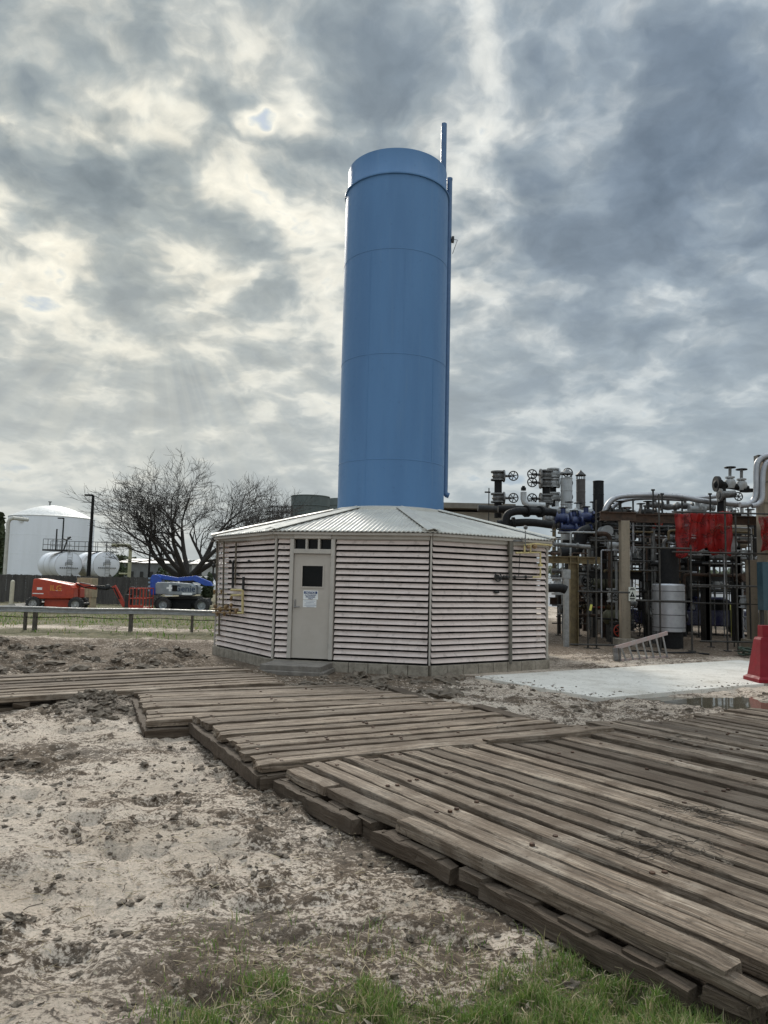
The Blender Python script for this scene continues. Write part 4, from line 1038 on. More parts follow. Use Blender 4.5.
# far tanks behind roof
DGREEN=mat('dull_green_tank',(.105,.125,.12),(.075,.092,.088),.6,.7,streak=True,dirt=.2)
yq=95; a=W(291.3,500,yq); b=W(329.6,500,yq); r_=(b.x-a.x)/2; zt_=W(310,495.3,yq-r_).z
tt=thing('process_tank',((a.x+b.x)/2,yq,0),'dull green round tank showing above the left slope of the roof','storage tank')
mb=MB(); mb.lathe([(r_,-.3),(r_,zt_),(r_+.05,zt_),(r_+.05,zt_+.1),(0,zt_+.1)],((a.x+b.x)/2,yq,0),40,smooth=False); mb.build('shell',DGREEN,tt)
mb=MB(); mb.torus(((a.x+b.x)/2,yq,zt_-1.2),r_+.04,.05,'Z',40,6); mb.build('stiffener_ring',DGREEN,tt)
a=W(329,503,110); b=W(352,503,110); r_=(b.x-a.x)/2; zt_=W(335,499,110).z
tt=thing('process_tank',((a.x+b.x)/2,110,0),'smaller dull green tank half hidden behind the blue stack','storage tank')
mb=MB(); mb.lathe([(r_,-.3),(r_,zt_),(0,zt_+.1)],((a.x+b.x)/2,110,0),36,smooth=False); mb.build('shell',DGREEN,tt)
mb=MB(); mb.torus(((a.x+b.x)/2,110,zt_-1),r_+.04,.05,'Z',36,6); mb.build('stiffener_ring',DGREEN,tt)
yq=85; pl=thing('access_platform',(W(280,510,yq).x,yq,0),'dark railed steel platform left of the green round tank','platform')
xa=W(268,510,yq).x; xb=W(291,510,yq).x; zh=W(280,506,yq).z; zl=W(280,518,yq).z
mb=MB()
for x in np.linspace(xa,xb,6): mb.tube([(x,yq,zl-.3),(x,yq,zh)],.05,5); mb.tube([(x,yq+1.4,zl-.3),(x,yq+1.4,zh)],.05,5)
for z in (zl,(zl+zh)/2,zh): mb.tube([(xa,yq,z),(xb,yq,z)],.05,5); mb.tube([(xa,yq+1.4,z),(xb,yq+1.4,z)],.05,5)
mb.build('railing',DARK,pl)
mb=MB()
for x in (xa,xb): mb.tube([(x,yq+.7,-.2),(x,yq+.7,zl)],.12,6)
mb.box(((xa+xb)/2,yq+.7,zl-.35),(xb-xa,1.6,.12)); mb.build('deck',DARK,pl)
#PLANT
# ------------------------------------------------------------------ process plant on the right
def dome_valve(name,label,size,m1,m2,loc,rz=0.0,wheel_side=1,group='handwheel valves on the pipework',cat='valve'):
    """gate valve: flanged body along z, bonnet and handwheel to the side; local coordinates, size = body height"""
    root=thing(name,(0,0,0),label,cat,group)
    s=size; mb=MB()
    mb.lathe([(0,-.5*s),(.34*s,-.5*s),(.34*s,-.40*s),(.2*s,-.38*s),(.24*s,-.2*s),(.30*s,0),(.24*s,.2*s),(.2*s,.38*s),(.34*s,.40*s),(.34*s,.5*s),(0,.5*s)],(0,0,0),16)
    mb.build('body',m1,root)
    mb=MB(); w=wheel_side
    mb.tube([(0,0,0),(w*.42*s,0,0)],[.20*s,.15*s],12); mb.lathe([(0,0),(.24*s,0),(.24*s,w*.06*s),(0,w*.06*s)],(w*.36*s,0,0),14,'X')
    mb.tube([(w*.42*s,0,0),(w*.95*s,0,0)],.045*s,8); mb.build('bonnet',m1,root)
    mb=MB(); wheel(mb,(w*.92*s,0,0),.34*s,.035*s,'X',6); mb.build('handwheel',m2,root)
    root.location=loc; root.rotation_euler=(0,0,rz); return root
def face_wheel(mb,c,r0,r): wheel(mb,c,r0,r,'Y',6)
def pipe(pts,r,m,label,name='pipe_run',group=None,flanges=True,cat='pipe',n=10):
    pts=[Vector(p) for p in pts]
    # round the corners
    out=[pts[0]]
    for i in range(1,len(pts)-1):
        a,b,c=pts[i-1],pts[i],pts[i+1]; rr=min(r*2.6,(b-a).length*.45,(c-b).length*.45)
        p0=b+(a-b).normalized()*rr; p1=b+(c-b).normalized()*rr
        for k in range(5):
            t=k/4; out.append(p0*(1-t)**2+b*2*t*(1-t)+p1*t*t)
    out.append(pts[-1])
    mb=MB(); mb.tube(out,r,n)
    if flanges:
        for i in range(len(pts)-1):
            a,b=pts[i],pts[i+1]; L=(b-a).length; d=(b-a).normalized()
            if L>r*8:
                for f in ((.3,.7) if L>1.2 else (.5,)):
                    q=a+d*L*f; mb.tube([q-d*r*.35,q-d*r*.05],r*1.55,n); mb.tube([q+d*r*.05,q+d*r*.35],r*1.55,n)
    return tag(mb.build(name,m,origin=pts[0]),label,cat,group)

# rack of big columns and beams
q=W(625,645,22); CX=q.x
col=thing('concrete_column',(CX,22,0),'tall tan square column carrying the front pipe rack beam, with a warning sign','column')
zc=W(628,521,22).z
mb=MB(); mb.box((CX,22,zc/2),(.26,.26,zc)); mb.build('shaft',TAN,col,bevel=.015)
mb=MB(); mb.box((CX,22,.10),(.55,.55,.24)); mb.build('base_block',BLOCK,col,bevel=.01)
def ibeam(mb,p0,p1,h=.25,w=.18,t=.025):
    p0=Vector(p0);p1=Vector(p1)
    for dz in (-h/2+t/2,h/2-t/2): mb.bar(p0+Vector((0,0,dz)),p1+Vector((0,0,dz)),w,t)
    mb.bar(p0,p1,t,h-2*t-.004)
rk=thing('pipe_rack',(CX+1,23.4,0),'rusty brown steel pipe rack frame spanning behind the tan column','pipe rack')
zB=zc+.13
for (a,b,y_,z_,m_) in ((600,636,22,zB,RUST),(632,770,22.2,zB-.02,RUST),(596,775,25.5,zB+.1,DARK),(548,600,21.6,W(570,560,21.6).z,YBROWN),(560,775,24.5,W(650,576,24.5).z,DARK),(550,640,27,W(600,602,27).z,RUST)):
    mb=MB(); A=W(a,520,y_); B=W(b,520,y_); ibeam(mb,(A.x,y_,z_),(B.x,y_,z_),.26 if m_ is not YBROWN else .20); mb.build('beam',m_,rk)
for (px,y_,m_,ty) in ((573.5,21.6,YBROWN,556),(604,25.5,RUST,520),(662,25.5,DARK,520),(736,25.5,RUST,515),(690,30,DARK,515),(585,29,RUST,530)):
    q=W(px,640,y_); zt_=W(px,ty,y_).z
    mb=MB(); w_=.22 if m_ is YBROWN else .16
    for dx in (-w_/2,w_/2): mb.box((q.x+dx,y_,zt_/2),(.022,w_,zt_))
    mb.box((q.x,y_,zt_/2),(w_-.026,.02,zt_)); mb.build('column',m_,rk)
for px in (612,634,700,745):
    mb=MB(); q=W(px,515,22); ibeam(mb,(q.x,22.25,zB+.15),(q.x,27,zB+.15),.16,.12); mb.build('cross_beam',DARK,rk)
# pale post
mb=MB(); q=W(566.2,649,21.2); zt_=W(566,570,21.2).z; mb.box((q.x,21.2,zt_/2),(.14,.14,zt_)); mb.box((q.x,21.2,zt_-.12),(.22,.16,.26))
tag(mb.build('pale_post',GALVL,bevel=.01),'pale square post just right of the louvered building corner','post')
# right tall beige tower
yT=21.0; q=W(766,600,yT); zt_=W(760,456,yT).z; xl=W(758,520,yT).x+.12
twr=thing('concrete_column',(xl+.55,yT,0),'tall tan column at the right edge of the photo, wrapped by bent silver pipes','column')
mb=MB(); mb.box((xl+.7,yT+.4,zt_/2),(1.1,.5,zt_)); mb.build('shaft',TAN,twr,bevel=.015)
mb=MB()
for k in range(8): mb.box((xl+.7,yT+.14,.6+k*.6),(1.12,.03,.05))
mb.build('joint_band',mat('joint_mortar',(.17,.14,.10),(.12,.10,.07),6,.9),twr)  # thin bands in a darker mortar tone
mb=MB(); mb.box((xl+.75,yT+.4,zt_+.06),(1.0,.7,.10)); mb.box((xl+.0,yT+.1,zt_-.06),(.18,.25,.18)); mb.build('top_plate',DARK,twr)
# silver bent pipes
def insulated(pix,yv,r,label,m=SILVER):
    pts=[W(a,b,yv) for a,b in pix]; out=[]
    for i in range(len(pts)-1):
        p0=pts[max(0,i-1)];p1=pts[i];p2=pts[i+1];p3=pts[min(len(pts)-1,i+2)]
        for k in range(6):
            t=k/6; out.append(.5*((2*p1)+(p2-p0)*t+(2*p0-5*p1+4*p2-p3)*t*t+(3*p1-p0-3*p2+p3)*t**3))
    out.append(pts[-1]); mb=MB(); mb.tube(out,r,14)
    for i in range(4,len(out)-1,5):
        d=(out[i+1]-out[i]).normalized(); mb.tube([out[i]-d*.012,out[i]+d*.012],r*1.06,14)
    return tag(mb.build('insulated_pipe',m,origin=out[0]),label,'pipe','silver clad insulated pipes over the rack')
insulated([(604,519),(606,508),(613,499.5),(624,496),(650,495),(680,496.5),(700,500.5),(730,504),(746,505)],23.0,.085,'silver clad pipe arching over the front of the rack, the upper of the pair')
insulated([(608,520),(611,510),(618,503),(630,499),(652,497.8),(685,499),(720,496),(735,494)],23.5,.07,'silver clad pipe arching just inside the upper one')
insulated([(740,505),(748,504.5),(754,500),(756.5,490),(756.5,472),(758,462),(765,456),(775,455)],21.0,.085,'silver clad pipe bending up the left side of the right hand column')
insulated([(752,506),(758,504),(762,498),(762.5,484),(763.5,470),(768,462),(778,459)],20.9,.075,'silver clad pipe bending up the face of the right hand column')
# stacks
def stack(px,w,ytop,ybot,yv,m,label,capm=None,gap=False):
    q=W(px,ybot,yv); t_=W(px,ytop,yv); r=w/2*yv/F; root=thing('exhaust_stack',(q.x,yv,q.z-1.6),label,'exhaust stack')
    zt=t_.z
    if capm: zt-= .36
    mb=MB(); mb.lathe([(r*.98,q.z-1.6),(r,zt),(r*.85,zt),(r*.85,zt-.3)],(q.x,yv,0),28); mb.build('barrel',m,root)
    mb=MB()
    for z in (zt-.02,zt-.45,q.z+.2): mb.torus((q.x,yv,z),r*1.0,.012,'Z',28,6)
    mb.build('band',m,root)
    if capm:
        mb=MB(); mb.lathe([(0,zt+.36),(r*.25,zt+.30),(r*1.15,zt+.16),(r*1.15,zt+.13),(0,zt+.2)],(q.x,yv,0),24); 
        for k in range(6): a=2*PI*k/6; mb.tube([(q.x+r*.93*math.cos(a),yv+r*.93*math.sin(a),zt-.05),(q.x+r*.93*math.cos(a),yv+r*.93*math.sin(a),zt+.16)],.014,5)
        mb.build('rain_cap',capm,root)
    mb=MB()
    mb.lathe([(r*1.3,q.z-1.62),(r*1.3,q.z-1.5),(r,q.z-1.5)],(q.x,yv,0),24); mb.build('base_flange',DARK,root)
stack(566.5,11.5,468,510,26,PALEG,'pale grey exhaust stack with a pointed rain cap',GREY)
stack(580.8,9,469.5,508,26.5,mat('brown_grey_stack',(.085,.075,.068),(.06,.05,.045),6,.6,dirt=.3),'narrow brown grey exhaust stack with a flat rain cap',DARK)
stack(598.5,10.5,481,514,24.5,BLACK,'plain black stack open at the top')
# vertical valve tree on the left
def valve_tree(pxc,ys,yv,side,label,m1,m2,rr=.13,wr=4.3):
    sc=yv/F
    q=W(pxc,ys[-1]+5,yv); root=thing('valve_tree',(q.x,yv,q.z),label,'valve assembly','valve assemblies above the roof line')
    top=W(pxc,ys[0]-4,yv).z; mb=MB(); mb.cyl((q.x,yv,q.z-.5),(q.x,yv,top),rr*.75,n=14); mb.build('riser',BLACK,root)
    for k,y_ in enumerate(ys):
        c=W(pxc,y_,yv); mb=MB()
        mb.lathe([(rr*1.45,-.16),(rr*1.45,-.11),(rr*.95,-.10),(rr*1.25,0),(rr*.95,.10),(rr*1.45,.11),(rr*1.45,.16),(rr*.5,.16)],c,16)
        mb.tube([c,c+Vector((side*.20,-.02,0))],[rr*1.0,rr*.75],12); mb.tube([c+Vector((side*.17,-.02,0)),c+Vector((side*.22,-.02,0))],rr*1.25,12)
        bd=mb.build('valve_body',m1,root)
        hw=c+Vector((side*(.50),-.12,.0)); mb=MB(); mb.tube([c+Vector((side*.2,-.02,0)),c+Vector((side*.45,-.08,0))],.045,8); mb.build('stem',GREY,bd)
        mb=MB(); face_wheel(mb,hw,wr*sc,.020); mb.build('handwheel',m2,bd)
    return root
valve_tree(498,[476,498],25,1,'pair of grey gate valves stacked above the roof, wheels facing right',GREY,DARK,.17,4.6)
valve_tree(546,[475,483,499,505],25.5,-1,'tall stack of grey valves just left of the pale capped exhaust stack',GREY,BLACK,.17,4.6)
valve_tree(553,[473,483,497],26.2,1,'dark valve stack touching the pale capped exhaust stack',PALEG,BLACK,.15,4.6)
def body_row(pts,yv,m,label,r=.16):
    root=thing('valve_body_row',W(*pts[0],yv),label,'valve assembly'); 
    for a,b in pts:
        c=W(a,b,yv); mb=MB(); mb.lathe([(0,-.26),(r*1.25,-.26),(r*1.25,-.2),(r*.8,-.18),(r*1.1,0),(r*.8,.18),(r*1.25,.2),(r*1.25,.26),(0,.26)],c,14,'X'); mb.cyl(c,c+Vector((0,0,.3)),r*.5,n=10); mb.build('valve_body',m,root)
        mb=MB(); wheel(mb,c+Vector((0,0,.33)),.13,.015,'Z',5); mb.build('handwheel',DARK,root)
body_row([(563,518),(574,521),(586,517),(568,528),(583,530)],24,VBLUE,'cluster of deep blue valves below the capped exhaust stacks')
body_row([(557,510),(569,512),(594,512),(578,513)],24.6,PALEG,'pale grey valve bodies sitting over the blue valves',.12)
body_row([(552,520),(560,524),(592,524)],24.2,GREY,'grey valve bodies beside the blue valves',.15)
# white elbow
bent=thing('bent_pipe',W(523.5,492,24.5),'pale grey bent pipe with a small black cap between the two valve stacks','pipe')
mb=MB(); c=W(523.5,490.5,24.5); mb.tube([W(523.5,492,24.5),W(523.5,499,24.5),W(524.5,502.5,24.5),W(527.5,504.5,24.5),W(532,505.2,24.5),W(545,505.5,24.5)],.10,12); mb.build('pipe_body',PALEG,bent)
mb=MB(); mb.cyl(c,c+Vector((0,0,.1)),.085,n=12); mb.cyl(c+Vector((0,0,.1)),c+Vector((0,0,.15)),.05,n=8); mb.build('end_cap',BLACK,bent)
# fat black pipes
pipe([W(498,509,23.5),W(512,509,23.5),W(540,510,23.5),W(556,513,23.5)],.12,BLACK,'fat black pipe lying level over the roof edge, the upper one')
pipe([W(505,527,22.5),W(507,514,22.5),W(516,511,22.5),W(550,512,23.5)],.12,BLACK,'fat black pipe with an elbow turning down behind the roof')
pipe([W(497,524,22.6),W(530,522,22.6),W(552,525,22.6)],.12,BLACK,'fat black pipe just above the right roof slope, the lower one')
pipe([W(478,508,24.6),W(498,509.5,24.6),W(520,511,24.6)],.12,DARK,'dark pipe leaving the beige shed roof')
pipe([W(590,530,22.8),W(582,533,22.8),W(579,545,22.8),W(572,553,22.8),W(560,553,22.8)],.20,BLACK,'thick black elbow curling down below the blue valves')
pipe([W(548,588,20.4),W(562,588,20.4),W(566,590,20.4)],.12,BLACK,'stub of black pipe ending in a blind flange beside the building corner')
pipe([W(543,544,21),W(565,545,21),W(590,547,21)],.06,GREY,'thin grey pipe leaving the right corner of the building, upper')
pipe([W(543,553,21),W(560,553.5,21)],.045,RUST,'thin rusty pipe leaving the right corner of the building, lower')
# thin beams and brownish block
sh=thing('beige_shed',(W(470,520,29).x,29,0),'low beige shed seen over the roof between the blue stack and the valves','building')
a=W(428,506,29); b=W(507,510,29); mb=MB(); mb.box(((a.x+b.x)/2,30.5,a.z/2-.1),(b.x-a.x,3,a.z-.2)); mb.build('wall',mat('shed_beige',(.36,.33,.27),(.30,.27,.22),3,.7),sh)
mb=MB(); mb.box(((a.x+b.x)/2,30.4,a.z-.0),(b.x-a.x+.5,3.8,.20)); mb.build('roof',mat('shed_roof_brown',(.20,.175,.14),(.15,.13,.10),3,.7),sh)
# antennas
for k,(px,top,lab) in enumerate(((489,488,'thin dark antenna rod left of the valve pair'),)):
    mb=MB(); q=W(px,top,26); mb.tube([(q.x,26,q.z-1.6),(q.x,26,q.z)],.02,5); mb.box((q.x-.05,26,q.z-.15),(.2,.05,.05)); tag(mb.build('antenna_rod',DARK),lab,'antenna')
# right valve cluster
rc=thing('valve_tree',W(722,510,22.5),'pair of upright grey valves on a black header above the red safety nets','valve assembly','valve assemblies above the roof line')
mb=MB(); y_=22.5; a=W(717,484,y_); b=W(748,489,y_)
mb.tube([a,W(725,485,y_),b],.10,14); mb.lathe([(0,-.05),(.24,-.05),(.24,.05),(0,.05)],a,18,'X'); mb.sphere(a+Vector((.05,0,0)),.16,12,8); mb.cyl(W(721.5,512,y_),W(721.5,486,y_),.13,n=14); mb.lathe([(0,-.04),(.22,-.04),(.22,.04),(0,.04)],W(747.5,490.5,y_),14,'Z'); mb.build('header',BLACK,rc)
for px,t0 in ((730,467.5),(741.5,469.5)):
    c=W(px,482 if px<735 else 484,y_); tp=W(px,t0,y_); mb=MB(); mb.lathe([(.12,-.20),(.17,-.05),(.14,.06),(.08,.10),(.14,.12),(.14,.16),(.05,.18)],c,16); v=mb.build('valve_body',PALEG,rc)
    mb=MB(); mb.cyl(c+Vector((0,0,.15)),tp,.045,n=10); mb.build('stem',GREY,v)
    mb=MB(); wheel(mb,tp,.15,.02,'Z',5); mb.build('handwheel',BLACK,v)
mb=MB(); mb.tube([W(718,495,y_-.2),W(735,494,y_-.2)],.11,12); mb.lathe([(0,-.03),(.2,-.03),(.2,.03),(0,.03)],W(720,495,y_-.2),14,'X'); v=mb.build('valve_body',GREY,rc)
mb=MB(); face_wheel(mb,W(738.5,496.5,y_-.35),.12,.018); mb.build('handwheel',DARK,v)
# red nets
m=bpy.data.materials.new('red_mesh_net'); m.use_nodes=True; t=NT(m.node_tree)
tc=t.n('ShaderNodeTexCoord').outputs['Object']; n1=t.noise(tc,3.2,4,.6,1.2); n2=t.noise(tc,1.3,3,.5)
c=t.mix(t.mapr(n1,.40,.66),(.33,.014,.011),(.15,.007,.006)); c=t.mix(t.mapr(n2,.54,.70,0,.6),c,(.50,.16,.11))
b=t.n('ShaderNodeBsdfPrincipled',{'Base Color':c,'Roughness':.55}); tr=t.n('ShaderNodeBsdfTranslucent',{'Color':c}); tp=t.n('ShaderNodeBsdfTransparent')
mx=t.n('ShaderNodeMixShader',{0:.35}); t.link(b.outputs[0],mx.inputs[1]); t.link(tr.outputs[0],mx.inputs[2])
mx2=t.n('ShaderNodeMixShader'); t.link(t.mapr(n1,.45,.7,.10,.60),mx2.inputs[0]); t.link(mx.outputs[0],mx2.inputs[1]); t.link(tp.outputs[0],mx2.inputs[2])
o=t.n('ShaderNodeOutputMaterial'); t.link(mx2.outputs[0],o.inputs[0]); NET=m
def net(p00,p10,yv,h,label,seed):
    a=W(*p00,yv); b=W(*p10,yv); rd=random.Random(seed); nx,nz=44,18; vs=[];fs=[]
    for j in range(nz+1):
        for i in range(nx+1):
            u=i/nx; w_=j/nz; top=a.lerp(b,u); sag=.03*math.sin(u*PI*4)
            y=yv+.09*math.sin(u*17+w_*1.5+seed)*(.4+w_)+.05*math.sin(u*39+w_*3+seed*2)+.03*math.sin(w_*14+u*9)
            bot=.10*math.sin(u*8+seed)+.05*math.sin(u*21)
            vs.append((top.x,y,top.z-sag*(1-w_)-(h+bot)*w_))
    for j in range(nz):
        for i in range(nx): k=j*(nx+1)+i; fs.append((k,k+1,k+nx+2,k+nx+1))
    mb=MB(); mb.add(vs,fs,True); o=mb.build('safety_net',NET); tag(o,label,'safety net','red safety nets hung on the scaffold')
    o.modifiers.new('s','SOLIDIFY').thickness=.004
net((676,513),(731,512),21.2,1.15,'creased red safety net hung on the scaffold below the upright valves',1)
net((759,516),(800,516),20.6,1.05,'brighter red safety net at the right edge, beside the tan column',4)
# scaffolds
def scaffold(label,poles,ledgers,yv,dep=1.3):
    root=thing('scaffold',(W(poles[0][0],640,yv).x,yv,0),label,'scaffold','tube scaffolds round the pipework')
    for (px,top,back) in poles:
        y_=yv+(dep if back else 0); q=W(px,640,y_); mb=MB(); mb.cyl((q.x,y_,.0),(q.x,y_,W(px,top,y_).z),.026,n=8)
        mb.box((q.x,y_,.015),(.16,.16,.03)); mb.build('upright',GALV,root)
    for (xa,xb,py,back) in ledgers:
        y_=yv+(dep if back else -.05); z_=W((xa+xb)/2,py,y_).z; a=W(xa,py,y_).x; b=W(xb,py,y_).x
        mb=MB(); mb.cyl((a,y_,z_),(b,y_,z_),.025,n=8); mb.build('ledger',GALV,root)
    return root
scaffold('tube scaffold of two uprights left of the tan column',[(588,560,0),(596.5,500,0),(612,540,1)],[(578,630,592,0),(570,632,645,0),(590,640,541,1)],20.8)
scaffold('tube scaffold with tall uprights in front of the silver vessel',[(660.5,494,0),(692,545,0),(649,590,1)],[(636,692,548,0),(640,692,571,1),(636,692,601,0)],20.6)
scaffold('tube scaffold under the red safety nets, reaching the right edge',[(711,560,1),(727.5,500,0),(738,510,0),(751,505,1)],[(694,780,586,0),(694,780,604,1),(672,780,513,0),(672,780,553,0),(700,780,642,0)],20.9)
scaffold('brown tube scaffold deep in the plant between the pale post and the tan column',[(558,540,0),(566,540,1),(579,535,0),(592,530,1),(603,525,0),(613,520,1),(621,530,0)],[(552,628,552,0),(552,628,570,0),(552,628,588,1),(552,628,606,0),(552,628,624,1),(552,628,540,1)],26.0,1.8)
scaffold('brown tube scaffold deep in the plant behind the silver vessel',[(640,520,0),(648,515,1),(667,520,0),(684,520,1),(699,515,0),(716,520,1),(736,520,0),(748,520,1)],[(634,756,530,1),(634,756,545,0),(634,756,566,0),(634,756,590,0),(640,690,610,1),(634,756,520,0)],26.6,1.8)
# silver vessel
ves=thing('silencer_vessel',W(669.5,655,21.6)*1.0,'silver round vessel strapped by black bands on a black base behind the ladder','vessel')
y_=21.6; vx=W(670,610,y_).x; r_=15.5*y_/F/1.0; z1=W(670,584,y_).z; z0=W(670,632,y_).z
mb=MB(); mb.lathe([(r_*.7,z0),(r_,z0+.02),(r_,z1-.04),(r_*.93,z1),(.0,z1+.02)],(vx,y_+.1,0),36); mb.build('jacket',SILVER,ves)
mb=MB()
for f in (.1,.36,.62,.85): mb.torus((vx,y_+.1,z0+(z1-z0)*f),r_+.004,.008,'Z',36,5)
mb.build('strap',BLACK,ves)
mb=MB(); mb.lathe([(r_*.75,0),(r_*.75,z0)],(vx+.05,y_+.1,0),24); mb.build('base_drum',BLACK,ves)
mb=MB(); zt_=W(672,549,y_).z; mb.lathe([(r_*.62,z1-.05),(r_*.62,zt_),(0,zt_)],(vx+.05,y_+.2,0),24); mb.build('top_duct',BLACK,ves)
# dark skid behind
def box_thing(name,px0,px1,py0,py1,yv,dep,m,label,cat,ground=True,bev=.02,detail=DARK):
    a=W(px0,py0,yv); b=W(px1,py1,yv); zb=0 if ground else b.z; root=thing(name,((a.x+b.x)/2,yv,zb),label,cat)
    mb=MB(); mb.box(((a.x+b.x)/2,yv+dep/2,(zb+a.z)/2+(.06 if ground else 0)),(b.x-a.x,dep,a.z-zb)); mb.build('cabinet',m,root,bevel=bev)
    mb=MB()
    n=max(2,int((b.x-a.x)/.5))
    for k in range(n): mb.box((a.x+(b.x-a.x)*(k+.5)/n,yv-.012,(zb+a.z)/2),((b.x-a.x)/n*.82,.02,(a.z-zb)*.8))
    mb.build('door_panel',m if m is not DARK else GREY,root); 
    return root
box_thing('control_cabinet',600,624,601,648,27,.8,DARK,'dark control cabinet behind the scaffold, left of the tan column','cabinet')
0 and box_thing('control_cabinet',640,660,556,640,29,1,mat('brown_cab',(.06,.05,.035),(.045,.035,.025),3,.7),'brown cabinet behind the column with the sign','cabinet')
box_thing('compressor_skid',675,700,560,600,28,1.5,BLACK,'black compressor housing above the navy truck','machine',ground=False)
0 and box_thing('tool_locker',553,563,600,636,24,.6,mat('rust_locker',(.085,.05,.035),(.06,.035,.025),4,.8),'rusty brown locker beside the pale post','cabinet')
# teal panel and right column
tl=thing('teal_cabinet',(W(766,610,19.5).x,19.5,0),'dark teal corrugated cabinet at the right edge above the red barrier','cabinet')
TEAL=mat('dark_teal',(.025,.065,.085),(.018,.048,.062),4,.55,dirt=.2)
a=W(759.5,562,19.5); b=W(759.5,610,19.5); mb=MB()
for k in range(9): mb.box((a.x+.05+k*.1,19.5+(.02 if k%2 else 0),(a.z+b.z)/2),(.1,.3,a.z-b.z))
mb.build('panel',TEAL,tl); mb=MB()
for dx in(.06,.8): mb.box((a.x+dx,19.55,b.z/2),(.07,.07,b.z))
mb.build('stand',DARK,tl)
q=W(753,640,22.3); zt_=W(752,560,22.3).z; mb=MB(); mb.box((q.x,22.3,zt_/2),(.24,.24,zt_)); mb.box((q.x,22.3,.12),(.5,.5,.28)); tag(mb.build('tan_post',TAN,bevel=.01),'square tan post between the white van and the red barrier','post')
# warning sign
sg=thing('warning_sign',W(632.5,601,21.8),'small white warning sign with a black triangle on the tan column','sign')
a=W(628.8,587,21.8); b=W(636.2,601.3,21.8); y_=21.82; mb=MB(); mb.box(((a.x+b.x)/2,y_,(a.z+b.z)/2),(b.x-a.x,.012,a.z-b.z)); mb.build('plate',mat('aged_sign_white',(.62,.62,.55),(.55,.55,.48),8,.5),sg)
cx,cz=(a.x+b.x)/2,(a.z+b.z)/2; mb=MB(); mb.prism([(-.075,-.08),(.075,-.08),(0,.075)],-.003,.003,(cx,y_-.010,cz+.0)); mb.box((cx,y_-.009,cz+.13),(.15,.004,.02)); mb.box((cx,y_-.009,cz+.165),(.10,.004,.02)); mb.box((cx,y_-.009,cz-.13),(.15,.004,.03)); mb.box((cx,y_-.009,cz-.17),(.11,.004,.015)); pi_=mb.build('pictogram',BLACK,sg)
mb=MB(); mb.sphere((cx,y_-.015,cz-.005),.013,8,6,sc=(1,.2,1)); mb.bar((cx,y_-.0155,cz-.02),(cx,y_-.0155,cz-.06),.004,.02) ; mb.build('worker_symbol',mat('aged_sign_white',(0,0,0)),sg)
# ladder lying on its side
ld=thing('step_ladder',G(640,660,0),'aluminium step ladder lying on its side beyond the concrete pad','ladder')
y0_=17.9; A0=G(616,662); A1=G(668,658); 
za,zb_=.50,.85
b0=Vector((A0.x,A0.y,.03)); b1=Vector((A1.x,A1.y,.03)); t0=W(615,648,A0.y); t1=W(667,633,A1.y)
RP=mat('pinkish_aluminium',(.42,.30,.27),(.36,.33,.31),6,.5,.3,dirt=.2)
mb=MB(); mb.bar(t0,t1,.04,.09); mb.build('stile',RP,ld); mb=MB(); mb.bar(b0,b1,.04,.06); mb.build('stile',RP,ld)
mb=MB(); mb.bar((b0.x,b0.y,.03),(t0.x,t0.y,t0.z),.10,.09,(1,0,0)); mb.bar((b0.x+.10,b0.y+.02,.03),(t0.x+.10,t0.y,t0.z),.08,.04,(1,0,0)); mb.build('end_bracket',GREY,ld)
for k in range(1,8):
    f=k/7.5; p=b0.lerp(b1,f); q=t0.lerp(t1,f-.03); mb=MB(); mb.bar(p+Vector((.06,0,0)),q,.03,.035,(1,0,0)); mb.build('rung',GALVL,ld)
# red barrier
bp_=G(751,683); RB=mat('red_plastic',(.20,.004,.012),(.16,.004,.010),4,.55,spec=.25,dirt=.06)
br=thing('plastic_barrier',(bp_.x+.6,bp_.y,0.035),'red plastic water barrier at the right edge on the concrete pad','barrier')
yb=bp_.y; X0=bp_.x; zt_=W(752,625,yb).z; zm=W(750,637,yb).z
dirb=Vector((.9,.05,0)).normalized()
pr=[(.0,.035),(.0,.10),(.05,.14),(.13,zm-.04),(.15,zm),(.19,zm+.005),(.19,zt_),(1.75,zt_),(1.75,zm),(1.9,zm),(1.95,.14),(2.05,.10),(2.05,.035)]
mb=MB(); n=len(pr)
wd=[.30,.30,.24,.13,.12,.10,.09,.09,.12,.12,.24,.30,.30]
vs=[(X0+a,yb-w_,b) for (a,b),w_ in zip(pr,wd)]+[(X0+a,yb+w_,b) for (a,b),w_ in zip(pr,wd)]
fs=[(i,(i+1)%n,(i+1)%n+n,i+n) for i in range(n)]
fs+=[(0,12,11,1),(1,11,10,2),(2,10,9,3),(3,9,8,4),(5,8,7,6),(4,8,5)]
fs+=[tuple(n+j for j in reversed(f)) for f in fs[-6:]]
mb.add(vs,fs); mb.build('shell',RB,br,bevel=.025)
mb=MB(); mb.bar((X0+.45,yb-.27,.25),(X0+.5,yb-.14,zm-.05),.06,.03); mb.bar((X0+1.3,yb-.27,.25),(X0+1.3,yb-.14,zm-.05),.06,.03); mb.build('moulded_rib',RB,br,bevel=.01)
mb=MB(); q=W(765,634,yb-.1); mb.cyl((X0+.9,yb,zt_),(X0+.9,yb,zt_+.05),.07,n=14); mb.build('filler_cap',RB,br)
